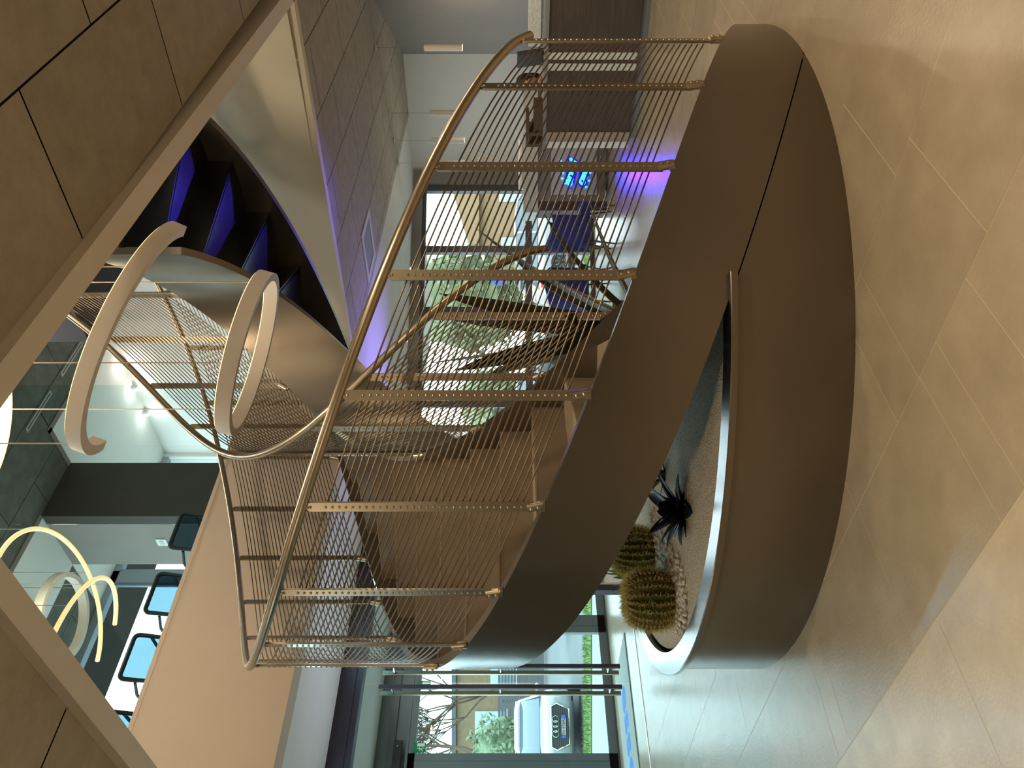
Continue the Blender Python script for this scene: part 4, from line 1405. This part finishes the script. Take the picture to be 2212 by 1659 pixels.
def house(name, r0, r1, d0, d1, h, roof_h, m, label, wins):
    t = thing(name, label, 'building', rd((r0 + r1) / 2, (d0 + d1) / 2))
    mb = MB(); quadslab(mb, r0, r1, d0, d1, GO, h); mb.build('walls', m, t, smooth=0)
    mb = MB()
    if roof_h:
        rm = (r0 + r1) / 2
        mb.add([rd(r0 - .4, d0 - .4, h), rd(r1 + .4, d0 - .4, h), rd(r1 + .4, d1 + .4, h), rd(r0 - .4, d1 + .4, h), rd(rm, d0 - .4, h + roof_h), rd(rm, d1 + .4, h + roof_h)],
               [(0, 1, 4), (1, 2, 5, 4), (2, 3, 5), (3, 0, 4, 5), (3, 2, 1, 0)])
    else:
        quadslab(mb, r0 - .2, r1 + .2, d0 - .2, d1 + .2, h, h + .25)
    mb.build('roof', m if roof_h else M['slat'], t, smooth=0)
    for a, b, z0, z1 in wins:
        mb = MB(); quadslab(mb, a, b, d0 - .06, d0 + .02, z0, z1); w_ = mb.build('window', M['winblue'], t, smooth=0)
        mb = MB(); quadslab(mb, a - .15, b + .15, d0 - .12, d0 - .02, z0 - .15, z0); mb.build('sill', M['white'], w_, smooth=0)


house('house', 5.6, 15.5, 40, 50, 3.0, 1.6, M['ochre'], 'ochre house with pitched roof across the street behind the window wall',
      [(9.2, 10.6, .6, 2.0), (12.2, 13.4, .6, 2.0), (6.6, 7.4, .6, 1.9), (9.4, 10.6, -.3, .2)])
house('apartment_block', -34, -8.5, 46, 58, 4.6, 0, M['tan'], 'long tan flat-roofed building behind the fence beyond the entrance',
      [(-20.7, -19.0, 1.7, 3.5), (-17.4, -16.0, 1.2, 2.6), (-13.4, -12.0, 1.2, 2.6), (-28, -26.4, 1.2, 2.6)])
fe = thing('slat_fence', 'grey horizontal slat fence behind the white car at the entrance', 'fence', rd(-14, 41))
mb = MB()
for k in range(15): quadslab(mb, -32, -6.5, 41, 41.04, GO + .1 + k * .16, GO + .1 + k * .16 + .13)
mb.build('slat_panel', M['slat'], fe, smooth=0)
for k in range(9):
    mb = MB(); quadslab(mb, -32 + k * 3.1, -31.9 + k * 3.1, 41.04, 41.14, GO, GO + 2.3); mb.build('post', M['slat'], fe, smooth=0)


def tree(name, p, h, cr, label, m, leaves, seed, bare=False, squash=1.0, group=None):
    r = random.Random(seed)
    t = thing(name, label, 'tree', p, 0, group)
    mb = MB(); p = Vector(p)

    def branch(a, d, ln, rad_, depth):
        e = a + d * ln
        mid = a + d * ln * .5 + Vector((r.uniform(-1, 1), r.uniform(-1, 1), 0)) * ln * .06
        mb.tube([a, mid, e], [rad_, rad_ * .8, rad_ * .6], 5)
        tips.append(e)
        if depth:
            for k in range(4 if bare else 3):
                nd = (d + Vector((r.uniform(-1, 1), r.uniform(-1, 1), r.uniform(-.35, .8))) * .85).normalized()
                branch(e, nd, ln * r.uniform(.6, .85), max(rad_ * .6, .012), depth - 1)
    tips = []
    branch(p, Vector((0, 0, 1)), h * .30, h * (.014 if bare else .022), 5 if bare else 3)
    mb.build('trunk', M['bark'], t, smooth=60)
    if leaves:
        mb = MB(); c = p + Vector((0, 0, h * .62))
        for _ in range(leaves):
            v = Vector((r.gauss(0, 1), r.gauss(0, 1), r.gauss(0, 1))).normalized() * (r.random() ** .4)
            v = v * (1 + .25 * sin(v.x * 7 + seed) * cos(v.z * 6))
            q = c + Vector((v.x * cr, v.y * cr, v.z * h * .42 * squash))
            a = Vector((r.uniform(-1, 1), r.uniform(-1, 1), r.uniform(-1, 1))).normalized(); b = a.orthogonal().normalized()
            s = r.uniform(.07, .15)
            mb.add([q - a * s, q + b * s * .6, q + a * s, q - b * s * .6], [(0, 1, 2, 3)])
        core = MB(); core.ball(c, (cr * .86, cr * .86, h * .42 * squash * .86), 22, 16)
        for q in core.v:
            w_ = q - c; k_ = 1 + .10 * sin(w_.x * 4 + seed) * cos(w_.z * 5) + .06 * sin(w_.y * 9)
            q.x, q.y, q.z = c.x + w_.x * k_, c.y + w_.y * k_, c.z + w_.z * k_
        mb.add(core.v, core.f)
        f = mb.build('foliage', m, t, smooth=0)
    return t


tree('bare_tree', rd(-16.4, 35), 9.5, 3, 'leafless tree with fine branches in front of the tan building, left in the door glass', None, 0, 3, True)
tree('bare_tree', rd(-14.9, 38.5), 9.0, 3, 'leafless tree with fine branches in front of the tan building, right in the door glass', None, 0, 8, True)
tree('bush', rd(-14.1, 31.0), 3.3, 1.05, 'round light green bush before the fence beyond the entrance', M['treeleaf'], 2600, 5)
tree('tree', rd(3.1, 30), 5.6, 2.0, 'dense green tree outside the middle pane of the window wall', M['darkfoliage'], 5200, 6)
tree('tree', rd(-.9, 40), 4.4, 1.8, 'pale green tree outside the pane behind the agave', M['treeleaf'], 3200, 7)
tree('bare_tree', rd(-3.4, 33), 5.5, 2, 'thin leafless tree outside the leftmost pane of the window wall', None, 0, 11, True)
ts = thing('traffic_sign', 'round blue traffic sign with a red bar outside the window wall', 'sign', rd(2.85, 21.0))
c = rd(2.85, 21.0, 1.70); Rm = Matrix((( RV.x, 0, -FV.x), (RV.y, 0, -FV.y), (0, 1, 0)))
mb = MB(); mb.lathe([(.24, -.01), (.24, .01)], 28, c, M=Rm); mb.build('disc', M['signblue'], ts)
mb = MB(); mb.obox(c + Rm @ Vector((0, 0, .014)), (.42, .07, .008), Rm @ Matrix.Rotation(.7, 3, 'Z')); mb.build('bar', M['red'], ts, smooth=0)
mb = MB(); mb.tube([rd(2.85, 21.05, GO), rd(2.85, 21.05, 1.95)], .03, 8); mb.build('post', M['slat'], ts)
